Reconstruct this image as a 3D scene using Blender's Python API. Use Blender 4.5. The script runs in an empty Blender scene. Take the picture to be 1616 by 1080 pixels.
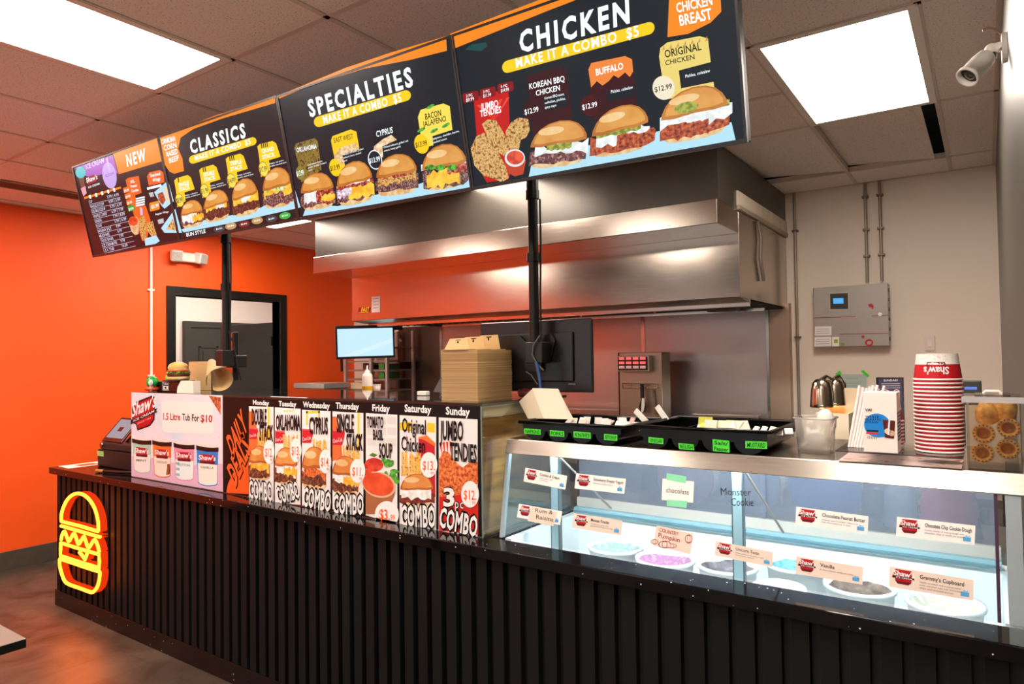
import bpy, bmesh, math, random
from mathutils import Vector, Matrix
import numpy as np
C = bpy.context.scene
COL = C.collection
R = math.radians
# ------------------------------------------------------------------ camera, world, exposure
F_PX = 1075.72; YAW = -0.608662; PITCH = 0.0241645; ROLL = -0.013995; HCAM = 1.62
def cam_axes():
    cy, sy = math.cos(YAW), math.sin(YAW)
    f = Vector((sy*math.cos(PITCH), cy*math.cos(PITCH), math.sin(PITCH)))
    r = Vector((cy, -sy, 0)); u = r.cross(f)
    return math.cos(ROLL)*r + math.sin(ROLL)*u, -math.sin(ROLL)*r + math.cos(ROLL)*u, f
CR, CU, CF = cam_axes()
cd = bpy.data.cameras.new('camera'); cam = bpy.data.objects.new('camera', cd); COL.objects.link(cam)
cam.matrix_world = Matrix(((CR.x, CU.x, -CF.x, 0), (CR.y, CU.y, -CF.y, 0), (CR.z, CU.z, -CF.z, HCAM), (0, 0, 0, 1)))
cd.sensor_width = 36; cd.lens = 36*F_PX/1616; cd.clip_start = 0.05; cd.clip_end = 60
C.camera = cam
w = bpy.data.worlds.new('world'); C.world = w; w.use_nodes = True
w.node_tree.nodes['Background'].inputs[0].default_value = (0.92, 0.96, 1.0, 1)
w.node_tree.nodes['Background'].inputs[1].default_value = 1.3
C.view_settings.view_transform = 'Standard'; C.view_settings.look = 'None'
C.view_settings.gamma = 1; C.view_settings.use_curve_mapping = False
C.view_settings.exposure = 0.0
C.cycles.max_bounces = 10; C.cycles.transparent_max_bounces = 16; C.cycles.diffuse_bounces = 5
C.cycles.sample_clamp_indirect = 6
PANEL = 25.0      # strength of the ceiling panels
# ------------------------------------------------------------------ pixel ray -> point of a real plane
def ray(x, y): return CR*((x-808)/F_PX) + CU*((540-y)/F_PX) + CF
def onY(x, y, Y): d = ray(x, y); return Vector((0, 0, HCAM)) + d*(Y/d.y)
def onX(x, y, X): d = ray(x, y); return Vector((0, 0, HCAM)) + d*(X/d.x)
def onZ(x, y, Z): d = ray(x, y); return Vector((0, 0, HCAM)) + d*((Z-HCAM)/d.z)
def crop(ox, oy, s): return lambda x, y: (ox+x/s, oy+y/s)
# ------------------------------------------------------------------ materials
def lin(h):
    h = h.lstrip('#'); v = [int(h[i:i+2], 16)/255 for i in (0, 2, 4)]
    return tuple(c/12.92 if c <= .04045 else ((c+.055)/1.055)**2.4 for c in v) + (1,)
_M = {}
def nodes(name):
    m = bpy.data.materials.new(name); m.use_nodes = True
    return m, m.node_tree, m.node_tree.nodes['Principled BSDF']
def M(hexc, rough=.5, metal=0., name=None, var=0.0, scale=8., bump=0., coat=0., emit=0., spec=.5, stretch=None, trans=0.):
    k = (hexc, rough, metal, var, scale, bump, coat, emit, spec, stretch, trans)
    if k in _M: return _M[k]
    m, t, b = nodes(name or 'mat_'+hexc)
    b.inputs['Base Color'].default_value = lin(hexc); b.inputs['Roughness'].default_value = rough
    b.inputs['Metallic'].default_value = metal; b.inputs['Coat Weight'].default_value = coat
    b.inputs['Specular IOR Level'].default_value = spec
    if trans: b.inputs['Transmission Weight'].default_value = trans
    if emit:
        b.inputs['Emission Color'].default_value = lin(hexc); b.inputs['Emission Strength'].default_value = emit
    if var or bump:
        tc = t.nodes.new('ShaderNodeTexCoord'); n = t.nodes.new('ShaderNodeTexNoise')
        n.inputs['Scale'].default_value = scale; n.inputs['Detail'].default_value = 4
        src = tc.outputs['Object']
        if stretch:
            mp = t.nodes.new('ShaderNodeMapping'); mp.inputs['Scale'].default_value = stretch
            t.links.new(src, mp.inputs['Vector']); src = mp.outputs[0]
        t.links.new(src, n.inputs['Vector'])
        if var:
            r = t.nodes.new('ShaderNodeValToRGB'); c = lin(hexc)
            r.color_ramp.elements[0].position = .3; r.color_ramp.elements[1].position = .7
            r.color_ramp.elements[0].color = tuple(x*(1-var) for x in c[:3])+(1,)
            r.color_ramp.elements[1].color = tuple(min(1, x*(1+var)) for x in c[:3])+(1,)
            t.links.new(n.outputs['Fac'], r.inputs['Fac']); t.links.new(r.outputs['Color'], b.inputs['Base Color'])
        if bump:
            bp = t.nodes.new('ShaderNodeBump'); bp.inputs['Strength'].default_value = bump; bp.inputs['Distance'].default_value = .01
            t.links.new(n.outputs['Fac'], bp.inputs['Height']); t.links.new(bp.outputs['Normal'], b.inputs['Normal'])
    _M[k] = m; return m
def E(hexc, s=1.0):                     # a lit screen colour
    k = ('E', hexc, s)
    if k in _M: return _M[k]
    m, t, b = nodes('screen_'+hexc)
    b.inputs['Base Color'].default_value = (.005, .005, .005, 1); b.inputs['Roughness'].default_value = .25; b.inputs['Specular IOR Level'].default_value = .15
    b.inputs['Emission Color'].default_value = lin(hexc); b.inputs['Emission Strength'].default_value = s
    _M[k] = m; return m
def mottled(cols, scale=60., emit=False, detail=3, vor=False, s=1.0):  # picture texture of food, printed or on a screen
    k = ('T', tuple(cols), scale, emit, vor, s)
    if k in _M: return _M[k]
    m, t, b = nodes('food_'+cols[0])
    tc = t.nodes.new('ShaderNodeTexCoord')
    if vor:
        n = t.nodes.new('ShaderNodeTexVoronoi'); out = n.outputs['Color']
        n.inputs['Scale'].default_value = scale
    else:
        n = t.nodes.new('ShaderNodeTexNoise'); n.inputs['Detail'].default_value = detail; out = n.outputs['Fac']
        n.inputs['Scale'].default_value = scale
    r = t.nodes.new('ShaderNodeValToRGB'); r.color_ramp.interpolation = 'EASE'
    el = r.color_ramp.elements
    while len(el) < len(cols): el.new(.5)
    lo, hi = (.1, .9) if vor else (.34, .66)
    for i, c in enumerate(cols):
        el[i].position = lo + (hi-lo)*i/(len(cols)-1); el[i].color = lin(c)
    t.links.new(tc.outputs['Object'], n.inputs['Vector']); t.links.new(out, r.inputs['Fac'])
    if emit:
        b.inputs['Base Color'].default_value = (.005, .005, .005, 1); b.inputs['Roughness'].default_value = .25
        b.inputs['Emission Strength'].default_value = s; t.links.new(r.outputs['Color'], b.inputs['Emission Color'])
    else:
        b.inputs['Roughness'].default_value = .5; t.links.new(r.outputs['Color'], b.inputs['Base Color'])
    _M[k] = m; return m
def glass(tint='f4fbf8', refl=1.0, ior=1.45, rough=0.0, haze=0.0, hazecol='ffffff'):   # thin sheet: clear body, Fresnel reflection
    k = ('G', tint, refl, rough, haze)
    if k in _M: return _M[k]
    m = bpy.data.materials.new('glass'); m.use_nodes = True; t = m.node_tree; t.nodes.clear()
    o = t.nodes.new('ShaderNodeOutputMaterial'); tr = t.nodes.new('ShaderNodeBsdfTransparent'); g = t.nodes.new('ShaderNodeBsdfGlossy')
    tr.inputs[0].default_value = lin(tint); g.inputs['Roughness'].default_value = rough
    fr = t.nodes.new('ShaderNodeFresnel'); fr.inputs['IOR'].default_value = ior
    mu = t.nodes.new('ShaderNodeMath'); mu.operation = 'MULTIPLY'; mu.inputs[1].default_value = refl
    mx = t.nodes.new('ShaderNodeMixShader')
    t.links.new(fr.outputs[0], mu.inputs[0]); t.links.new(mu.outputs[0], mx.inputs[0])
    body = tr.outputs[0]
    if haze:
        df = t.nodes.new('ShaderNodeBsdfDiffuse'); df.inputs[0].default_value = lin(hazecol)
        mh = t.nodes.new('ShaderNodeMixShader'); mh.inputs[0].default_value = haze
        t.links.new(tr.outputs[0], mh.inputs[1]); t.links.new(df.outputs[0], mh.inputs[2]); body = mh.outputs[0]
    t.links.new(body, mx.inputs[1]); t.links.new(g.outputs[0], mx.inputs[2]); t.links.new(mx.outputs[0], o.inputs[0])
    _M[k] = m; return m
def steel(col='b9b4ad', rough=.28, var=.12, stretch=(1, 1, 40), name='brushed_steel'):
    k = ('S', col, rough, stretch)
    if k in _M: return _M[k]
    m, t, b = nodes(name)
    b.inputs['Metallic'].default_value = 1; b.inputs['Base Color'].default_value = lin(col)
    tc = t.nodes.new('ShaderNodeTexCoord'); mp = t.nodes.new('ShaderNodeMapping'); mp.inputs['Scale'].default_value = stretch
    n = t.nodes.new('ShaderNodeTexNoise'); n.inputs['Scale'].default_value = 5; n.inputs['Detail'].default_value = 3
    mr = t.nodes.new('ShaderNodeMapRange'); mr.inputs['To Min'].default_value = rough*(1-var*2); mr.inputs['To Max'].default_value = rough*(1+var*2)
    t.links.new(tc.outputs['Object'], mp.inputs[0]); t.links.new(mp.outputs[0], n.inputs['Vector'])
    t.links.new(n.outputs['Fac'], mr.inputs['Value']); t.links.new(mr.outputs[0], b.inputs['Roughness'])
    n2 = t.nodes.new('ShaderNodeTexNoise'); n2.inputs['Scale'].default_value = 1.6; n2.inputs['Detail'].default_value = 1
    bp = t.nodes.new('ShaderNodeBump'); bp.inputs['Strength'].default_value = .12; bp.inputs['Distance'].default_value = .05
    t.links.new(tc.outputs['Object'], n2.inputs['Vector']); t.links.new(n2.outputs['Fac'], bp.inputs['Height']); t.links.new(bp.outputs[0], b.inputs['Normal'])
    _M[k] = m; return m
# ------------------------------------------------------------------ mesh builder
class MB:
    def __init__(s): s.v = []; s.f = []; s.m = []; s.sm = []; s.mats = []
    def mi(s, mat):
        if mat not in s.mats: s.mats.append(mat)
        return s.mats.index(mat)
    def add(s, vs, fs, mat, smooth=False):
        o = len(s.v); s.v += [tuple(x) for x in vs]; i = s.mi(mat)
        for f in fs: s.f.append([o+k for k in f]); s.m.append(i); s.sm.append(smooth)
        return s
    def box(s, x0, x1, y0, y1, z0, z1, mat):
        v = [(x, y, z) for z in (z0, z1) for y in (y0, y1) for x in (x0, x1)]
        return s.add(v, [(0, 2, 3, 1), (4, 5, 7, 6), (0, 1, 5, 4), (2, 6, 7, 3), (0, 4, 6, 2), (1, 3, 7, 5)], mat)
    def obox(s, c, size, mat, mx=None):
        b = MB().box(-size[0]/2, size[0]/2, -size[1]/2, size[1]/2, -size[2]/2, size[2]/2, mat)
        mx = mx or Matrix.Identity(3); c = Vector(c)
        return s.add([c + mx @ Vector(v) for v in b.v], b.f, mat)
    def cyl(s, p0, p1, r0, mat, r1=None, n=16, caps=True, smooth=True):
        p0, p1 = Vector(p0), Vector(p1); r1 = r0 if r1 is None else r1
        z = (p1-p0).normalized(); x = z.orthogonal().normalized(); y = z.cross(x)
        vs = []
        for p, r in ((p0, r0), (p1, r1)):
            vs += [p + r*(math.cos(a)*x + math.sin(a)*y) for a in (2*math.pi*i/n for i in range(n))]
        s.add(vs, [(i, (i+1) % n, n+(i+1) % n, n+i) for i in range(n)], mat, smooth)
        if caps:
            s.add(vs[:n], [tuple(range(n))[::-1]], mat); s.add(vs[n:], [tuple(range(n))], mat)
        return s
    def tube(s, pts, r, mat, n=8, closed=False, rf=None):
        pts = [Vector(p) for p in pts]; N = len(pts); vs = []; up = None
        for i, p in enumerate(pts):
            a = pts[(i-1) % N] if closed or i else p; b = pts[(i+1) % N] if closed or i < N-1 else p
            t = (b-a).normalized()
            if up is None: up = t.orthogonal().normalized()
            x = (up - t*up.dot(t)); x = x.normalized() if x.length > 1e-6 else t.orthogonal().normalized(); y = t.cross(x); up = x
            rr = rf(i/(N-1)) if rf else r
            vs += [p + rr*(math.cos(2*math.pi*k/n)*x + math.sin(2*math.pi*k/n)*y) for k in range(n)]
        fs = []
        for i in range(N if closed else N-1):
            j = (i+1) % N
            fs += [(i*n+k, i*n+(k+1) % n, j*n+(k+1) % n, j*n+k) for k in range(n)]
        s.add(vs, fs, mat, True)
        if not closed:
            s.add(vs[:n], [tuple(range(n))[::-1]], mat); s.add(vs[-n:], [tuple(range(n))], mat)
        return s
    def lathe(s, prof, c, mat, n=24, axis=(0, 0, 1), smooth=True, a0=0, a1=2*math.pi):
        c = Vector(c); z = Vector(axis).normalized()
        x = Vector((1, 0, 0)) if abs(z.z) > .99 else z.orthogonal().normalized(); y = z.cross(x)
        full = abs(a1-a0-2*math.pi) < 1e-6; k = n if full else n+1; vs = []
        for r, h in prof: vs += [c + z*h + r*(math.cos(a)*x+math.sin(a)*y) for a in (a0+(a1-a0)*i/n for i in range(k))]
        fs = []
        for j in range(len(prof)-1):
            for i in range(n):
                i2 = (i+1) % k
                fs.append((j*k+i, j*k+i2, (j+1)*k+i2, (j+1)*k+i))
        return s.add(vs, fs, mat, smooth)
    def prism(s, poly, vec, mat, smooth=False):
        poly = [Vector(p) for p in poly]; n = len(poly); vec = Vector(vec)
        vs = poly + [p+vec for p in poly]
        s.add(vs, [tuple(range(n))[::-1], tuple(range(n, 2*n))], mat)
        return s.add(vs, [(i, (i+1) % n, n+(i+1) % n, n+i) for i in range(n)], mat, smooth)
    def quad(s, a, b, c, d, mat): return s.add([a, b, c, d], [(0, 1, 2, 3)], mat)
    def blob(s, c, r, mat, n=14, m=9, jit=0., seed=0, mx=None):
        rnd = random.Random(seed); c = Vector(c); vs = []
        for j in range(m+1):
            th = math.pi*j/m
            for i in range(n):
                k = 1 + (rnd.uniform(-jit, jit) if 0 < j < m else 0); ph = 2*math.pi*i/n
                v = Vector((r[0]*math.sin(th)*math.cos(ph)*k, r[1]*math.sin(th)*math.sin(ph)*k, r[2]*math.cos(th)*k))
                vs.append(c + (mx @ v if mx else v))
        fs = [(j*n+i, (j+1)*n+i, (j+1)*n+(i+1) % n, j*n+(i+1) % n) for j in range(m) for i in range(n)]
        return s.add(vs, fs, mat, True)
WM = {}
def link(o, parent=None, mw=None):
    COL.objects.link(o)
    if parent: o.parent = parent
    return o
def props(o, label=None, cat=None, group=None, kind=None):
    for k, v in (('label', label), ('category', cat), ('group', group), ('kind', kind)):
        if v: o[k] = v
    return o
def build(name, mb, parent=None, label=None, cat=None, group=None, kind=None, bev=0., origin=None, local=False, seg=2):
    me = bpy.data.meshes.new(name)
    if parent is not None:
        mw = WM[parent]; inv = None if local else mw.inverted()
    else:
        if origin is None:
            v = np.array(mb.v); origin = Vector(((v[:, 0].min()+v[:, 0].max())/2, (v[:, 1].min()+v[:, 1].max())/2, v[:, 2].min()))
        mw = Matrix.Translation(origin); inv = mw.inverted()
    vs = mb.v if inv is None else [inv @ Vector(v) for v in mb.v]
    me.from_pydata([tuple(v) for v in vs], [], mb.f)
    for m in mb.mats: me.materials.append(m)
    me.polygons.foreach_set('material_index', mb.m); me.polygons.foreach_set('use_smooth', mb.sm)
    me.update()
    o = bpy.data.objects.new(name, me); COL.objects.link(o); WM[o] = mw.copy()
    if parent is not None: o.parent = parent
    else: o.matrix_world = mw
    if bev:
        b = o.modifiers.new('bevel', 'BEVEL'); b.width = bev; b.segments = seg; b.limit_method = 'ANGLE'; b.angle_limit = R(40)
    return props(o, label, cat, group, kind)
def thing(name, label, cat, loc=(0, 0, 0), mw=None, group=None):
    o = bpy.data.objects.new(name, None); COL.objects.link(o); o.empty_display_size = .1
    mw = mw or Matrix.Translation(loc); o.matrix_world = mw; WM[o] = mw.copy()
    return props(o, label, cat, group)
def struct(name, mb, bev=0., parent=None): return build(name, mb, parent=parent, kind=None if parent else 'structure', bev=bev)
def copy_thing(root, mw, label=None, group=None):
    r = root.copy(); COL.objects.link(r); r.matrix_world = mw; WM[r] = mw.copy()
    if label: r['label'] = label
    if group: r['group'] = group
    for ch in root.children:
        c = ch.copy(); COL.objects.link(c); c.parent = r
        for g in ch.children:
            d = g.copy(); COL.objects.link(d); d.parent = c
    return r
def frame_mw(o, x, y):       # matrix with local X along x, Y along y, Z out
    x = Vector(x).normalized(); y = Vector(y); y = (y - x*y.dot(x)).normalized(); z = x.cross(y)
    return Matrix(((x.x, y.x, z.x, o[0]), (x.y, y.y, z.y, o[1]), (x.z, y.z, z.z, o[2]), (0, 0, 0, 1)))
# ------------------------------------------------------------------ flat artwork on a real plane
_T = {}
def text_mesh(s, bold, sp=1.):
    k = (s, bold, sp)
    if k not in _T:
        cu = bpy.data.curves.new('t', 'FONT'); cu.body = s; cu.size = 1; cu.offset = bold; cu.resolution_u = 2; cu.fill_mode = 'FRONT'; cu.space_character = sp
        o = bpy.data.objects.new('t', cu); COL.objects.link(o)
        dg = bpy.context.evaluated_depsgraph_get(); ev = o.evaluated_get(dg); me = ev.to_mesh()
        _T[k] = ([(v.co.x, v.co.y) for v in me.vertices], [tuple(p.vertices) for p in me.polygons])
        ev.to_mesh_clear(); bpy.data.objects.remove(o); bpy.data.curves.remove(cu)
    return _T[k]
CAPH = .70
class Art:
    """collects flat shapes in the plane of matrix mw (local z = layers of ink); px() turns a photo pixel into plane coordinates"""
    def __init__(s, mw, eps=.0004): s.mw = mw; s.inv = mw.inverted(); s.eps = eps; s.o = mw.translation; s.n = Vector((mw[0][2], mw[1][2], mw[2][2])); s.b = MB()
    def px(s, p):
        d = ray(*p); c = Vector((0, 0, HCAM)); k = (s.o-c).dot(s.n)/d.dot(s.n); q = s.inv @ (c+d*k); return (q.x, q.y)
    def poly(s, pts, mat, L=1, px=True):
        if px: pts = [s.px(p) for p in pts]
        a = sum(pts[i][0]*pts[(i+1) % len(pts)][1]-pts[(i+1) % len(pts)][0]*pts[i][1] for i in range(len(pts)))
        if a < 0: pts = pts[::-1]
        s.b.add([(u, v, L*s.eps) for u, v in pts], [tuple(range(len(pts)))], mat); return s
    def ell(s, c, rx, ry, mat, L=1, rot=0., px=True, n=28):     # c, radii in pixels
        r = R(rot)
        return s.poly([(c[0]+rx*math.cos(a)*math.cos(r)-ry*math.sin(a)*math.sin(r), c[1]+rx*math.cos(a)*math.sin(r)+ry*math.sin(a)*math.cos(r)) for a in (2*math.pi*i/n for i in range(n))], mat, L, px)
    def aff(s, a, b, d, pts):    # unit square -> a + u*(b-a) + v*(d-a), pixel space
        return [(a[0]+u*(b[0]-a[0])+v*(d[0]-a[0]), a[1]+u*(b[1]-a[1])+v*(d[1]-a[1])) for u, v in pts]
    def rr(s, a, b, d, mat, L=1, r=.2, ra=None, px=True, k=5):   # rounded rect; a bottom-left, b bottom-right, d top-left
        w = math.dist(a, b); h = math.dist(a, d); rad = r*min(w, h); rx, ry = rad/w, rad/h; P = []
        for cx, cy, a0 in ((1-rx, ry, -90), (1-rx, 1-ry, 0), (rx, 1-ry, 90), (rx, ry, 180)):
            P += [(cx+rx*math.cos(R(a0+90*i/k)), cy+ry*math.sin(R(a0+90*i/k))) for i in range(k+1)]
        return s.poly(s.aff(a, b, d, P), mat, L, px)
    def text(s, t, a, b, d, mat, L=3, bold=.0, px=True, sp=1.):
        vs, fs = text_mesh(t, bold, sp)
        if not vs: return s
        x0 = min(v[0] for v in vs); x1 = max(v[0] for v in vs)
        if px: a, b, d = s.px(a), s.px(b), s.px(d)
        P = [((x-x0)/(x1-x0), y/CAPH) for x, y in vs]
        s.b.add([(a[0]+u*(b[0]-a[0])+v*(d[0]-a[0]), a[1]+u*(b[1]-a[1])+v*(d[1]-a[1]), L*s.eps) for u, v in P], fs, mat); return s
    def build(s, name, parent, label=None):
        b, s.b = s.b, MB(); b.v = [s.mw @ Vector(v) for v in b.v]
        return build(name, b, parent=parent, label=label)
def blobpts(x0, x1, y0, y1, jag=.04, n=9, seed=0):
    r = random.Random(seed); P = []
    for i in range(n+1): P.append((x0+(x1-x0)*i/n, y0+r.uniform(-jag, jag)+.1*(y1-y0)*abs(2*i/n-1)**2))
    for i in range(n+1): P.append((x1-(x1-x0)*i/n, y1+r.uniform(-jag, jag)))
    return P
_MID = {}
def bunmid(m): return _MID.get(m, m)
def burger_art(A, a, b, d, layers, buns, L=2, seed=1, tilt=.0):
    """a bottom-left, b bottom-right, d top-left pixels of the burger's box; layers (y0, y1, x0, x1, material, jag) bottom to top"""
    bun, bunhi, bunlo = buns
    A.poly(A.aff(a, b, d, [(.06, .1), (.12, .03), (.3, 0), (.65, -.01), (.88, .03), (.95, .12), (.93, .24), (.07, .24)]), bunlo, L)
    for i, (y0, y1, x0, x1, m, j) in enumerate(layers):
        A.poly(A.aff(a, b, d, blobpts(x0, x1, y0, y1, j, 9, seed*7+i)), m, L+.4+.4*i)
    t = L+.6+.4*len(layers)
    dome = [(.02, .5), (.03, .6), (.08, .74), (.17, .87), (.3, .96), (.48, 1.0), (.66, .97), (.8, .89), (.9, .76), (.96, .62), (.97, .52), (.8, .48), (.5, .5), (.2, .47)]
    dome = [(x, y+tilt*(x-.5)) for x, y in dome]
    A.poly(A.aff(a, b, d, dome), bunlo if False else bun, t)
    A.poly(A.aff(a, b, d, [(.5+(x-.5)*.88, .56+(y-.5)*.82) for x, y in dome]), bun[1] if isinstance(bun, tuple) else bunmid(bun), t+.15)
    hi = [(.3+.2*math.cos(k)*1.1+.05, .80+.09*math.sin(k)) for k in (2*math.pi*i/16 for i in range(16))]
    A.poly(A.aff(a, b, d, [(x, y+tilt*(x-.5)) for x, y in hi]), bunhi, t+.3)
# ------------------------------------------------------------------ the room
XL, XR, YB, ZC, YF = -6.40, 0.08, 5.78, 2.919, -3.6
GX, GY, U2, U4 = -3.228, 1.6935, 0.6096, 1.2192
def floor_mat():
    m, t, b = nodes('slate_floor_tiles'); tc = t.nodes.new('ShaderNodeTexCoord')
    mp = t.nodes.new('ShaderNodeMapping'); mp.inputs['Rotation'].default_value = (0, 0, R(90)); mp.inputs['Location'].default_value = (.12, .2, 0)
    br = t.nodes.new('ShaderNodeTexBrick'); br.inputs['Scale'].default_value = 1; br.inputs['Brick Width'].default_value = 1.2
    br.inputs['Row Height'].default_value = .3; br.inputs['Mortar Size'].default_value = .0022; br.inputs['Mortar Smooth'].default_value = .2
    br.inputs['Color1'].default_value = lin('6e6154'); br.inputs['Color2'].default_value = lin('62564a'); br.inputs['Mortar'].default_value = lin('463d35')
    n = t.nodes.new('ShaderNodeTexNoise'); n.inputs['Scale'].default_value = 3.5; n.inputs['Detail'].default_value = 9; n.inputs['Roughness'].default_value = .62; n.inputs['Distortion'].default_value = .8
    r = t.nodes.new('ShaderNodeValToRGB'); r.color_ramp.elements[0].position = .35; r.color_ramp.elements[1].position = .68
    r.color_ramp.elements[0].color = lin('7a6e62'); r.color_ramp.elements[1].color = lin('f2ece4')
    mx = t.nodes.new('ShaderNodeMix'); mx.data_type = 'RGBA'; mx.blend_type = 'MULTIPLY'; mx.inputs[0].default_value = .9
    bp = t.nodes.new('ShaderNodeBump'); bp.inputs['Strength'].default_value = .35; bp.inputs['Distance'].default_value = .008
    ln = t.links.new
    ln(tc.outputs['Object'], mp.inputs[0]); ln(mp.outputs[0], br.inputs['Vector']); ln(tc.outputs['Object'], n.inputs['Vector'])
    ln(n.outputs['Fac'], r.inputs[0]); ln(br.outputs['Color'], mx.inputs[6]); ln(r.outputs[0], mx.inputs[7]); ln(mx.outputs[2], b.inputs['Base Color'])
    ln(n.outputs['Fac'], bp.inputs['Height']); ln(bp.outputs[0], b.inputs['Normal']); b.inputs['Roughness'].default_value = .42
    return m
def tile_mat():
    m, t, b = nodes('acoustic_tile'); tc = t.nodes.new('ShaderNodeTexCoord')
    v = t.nodes.new('ShaderNodeTexNoise'); v.inputs['Scale'].default_value = 130; v.inputs['Detail'].default_value = 2
    r = t.nodes.new('ShaderNodeValToRGB'); r.color_ramp.elements[0].position = .30; r.color_ramp.elements[1].position = .42
    r.color_ramp.elements[0].color = lin('b09d8e'); r.color_ramp.elements[1].color = lin('efe2d8')
    bp = t.nodes.new('ShaderNodeBump'); bp.inputs['Strength'].default_value = .3; bp.inputs['Distance'].default_value = .004
    t.links.new(tc.outputs['Object'], v.inputs['Vector']); t.links.new(v.outputs['Fac'], r.inputs[0]); t.links.new(r.outputs[0], b.inputs['Base Color'])
    t.links.new(v.outputs['Fac'], bp.inputs['Height']); t.links.new(bp.outputs[0], b.inputs['Normal']); b.inputs['Roughness'].default_value = .95
    return m
struct('floor', MB().box(-9.6, XR, YF, 7.2, -.06, 0, floor_mat()))
ORANGE = M('ff5808', .55, var=.03, scale=2, name='orange_paint', bump=.03)
wallm = M('ecdccb', .7, var=.02, scale=3, name='cream_paint'); black = M('15150f', .38, name='black_paint')
D0, D1, DZ = 3.52, 4.70, 2.275
b = MB(); b.box(XL-.12, XL, YF, D0, 0, ZC, ORANGE); b.box(XL-.12, XL, D1, YB, 0, ZC, ORANGE); b.box(XL-.12, XL, D0, D1, DZ, ZC, ORANGE)
struct('wall_left', b)
struct('wall_back', MB().box(XL-.12, XR+.1, YB, YB+.1, 0, ZC, wallm))
def panel_mat():
    m = steel('8f8a82', .42, .15, (30, 30, 1), name='grey_metal_panel'); return m
struct('wall_right', MB().box(XR, XR+.1, YF, YB, 0, ZC, M('55524b', .38, .5, name='grey_panel', var=.05, scale=3, stretch=(20, 20, .6))))
b = MB()    # shop front behind the camera: cream piers and a lintel around wide openings
for a in ((XL-.12, XL+.5), (-3.6, -2.9), (XR-.5, XR+.1)): b.box(a[0], a[1], YF-.1, YF, 0, ZC, wallm)
b.box(XL+.5, XR-.5, YF-.1, YF, 2.35, ZC, wallm); struct('wall_front', b)
base = M('4a4036', .5, var=.15, scale=12, name='slate_skirting')
struct('baseboard_left', MB().box(XL, XL+.012, YF, D0-.09, 0, .15, base), bev=.002)
# ceiling: lay-in tiles, one lifted, over a dark void
LIGHTS = [(0, -1), (4, 1), (0, 1), (0, -3), (4, -1), (4, -3), (-4, -1), (-4, -3), (-4, 1)]
tm = tile_mat(); b = MB()
for i in range(-6, 6):
    for k in range(-5, 4):
        if (i, k) in LIGHTS: continue
        x0, x1 = GX+i*U2, GX+(i+1)*U2; y0, y1 = GY+k*U4, GY+(k+1)*U4
        x0 = max(x0, XL); x1 = min(x1, XR); y0 = max(y0, YF); y1 = min(y1, YB)
        if x1-x0 < .02 or y1-y0 < .02: continue
        z = [ZC]*4
        if (i, k) == (4, 2): x1 -= .075; z = [ZC+.045, ZC, ZC, ZC+.045]
        if (i, k) == (3, 2): z = [ZC, ZC, ZC+.004, ZC+.05]; y1 -= .02
        if (i, k) == (5, 2): x0 -= 0
        b.quad((x0, y0, z[0]), (x0, y1, z[3]), (x1, y1, z[2]), (x1, y0, z[1]), tm)
void = M('060505', 1, name='ceiling_void')
b.box(XL-.1, XR+.1, YF, YB+.1, ZC+.30, ZC+.34, void)
for a in ((XL-.12, XL-.08, YF, YB+.1), (XR+.08, XR+.12, YF, YB+.1), (XL, XR, YF, YF+.02), (XL, XR, YB+.08, YB+.1)): b.box(*a, ZC, ZC+.3, void)
struct('ceiling', b)
tb = M('d2c1b3', .55, name='ceiling_grid'); b = MB()
def bar(x0, x1, y0, y1): b.box(x0, x1, y0, y1, ZC-.004, ZC+.03, tb)
for i in range(-5, 6):
    x = GX+i*U2; bar(x-.012, x+.012, YF, YB)
for k in range(-4, 4): y = GY+k*U4; bar(XL, XR, y-.012, y+.012)
x = GX+4*U2; bar(x-U2, x, GY+1.5*U4-.012, GY+1.5*U4+.012)
bar(XL, XL+.02, YF, YB); bar(XR-.02, XR, YF, YB); bar(XL, XR, YB-.02, YB)
struct('trim_1', b)
def ceiling_light(x0, y0, label, x1=None, y1=None, z=ZC, s=None, group=None):
    x1 = x1 or x0+U2; y1 = y1 or y0+U4
    t = thing('ceiling_light', label, 'light', ((x0+x1)/2, (y0+y1)/2, z), group=group)
    f = M('e9e0d6', .4, name='light_frame'); b = MB(); q = .035
    for a in ((x0, x0+q, y0, y1), (x1-q, x1, y0, y1), (x0+q, x1-q, y0, y0+q), (x0+q, x1-q, y1-q, y1)): b.box(*a, z-.006, z+.03, f)
    build('frame', b, t)
    build('diffuser', MB().box(x0+q, x1-q, y0+q, y1-q, z-.002, z+.02, E('fff3e6', s or PANEL)), t)
lab = {(0, 1): 'white ceiling panel light hidden behind the specialties and chicken screens', (-4, 1): 'white ceiling panel light hidden behind the classics screen near the doorway', (0, -1): 'bright white ceiling panel light nearest the orange wall at the upper left', (4, 1): 'bright white ceiling panel light beside the security camera'}
for i, k in LIGHTS: ceiling_light(GX+i*U2, GY+k*U4, lab.get((i, k), 'white ceiling panel light out of sight over the dining area'), group=None if (i, k) in lab else 'ceiling panel lights outside the picture')
# passage behind the orange wall
b = MB(); wm = M('f0eae0', .7, name='white_paint')
b.box(-9.0, -8.805, 2.6, 7.2, 0, 2.92, wm); b.box(-8.8, XL-.12, 2.5, 2.6, 0, 2.92, wm); b.box(-8.8, XL-.12, 7.1, 7.2, 0, 2.92, wm)
struct('wall_passage', b)
struct('ceiling_passage', MB().box(-8.9, XL-.12, 2.5, 7.2, 2.92, 2.98, wm))
ceiling_light(-8.0, 4.3, 'white ceiling panel light in the passage behind the doorway', z=2.915, s=PANEL*.9)
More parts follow.
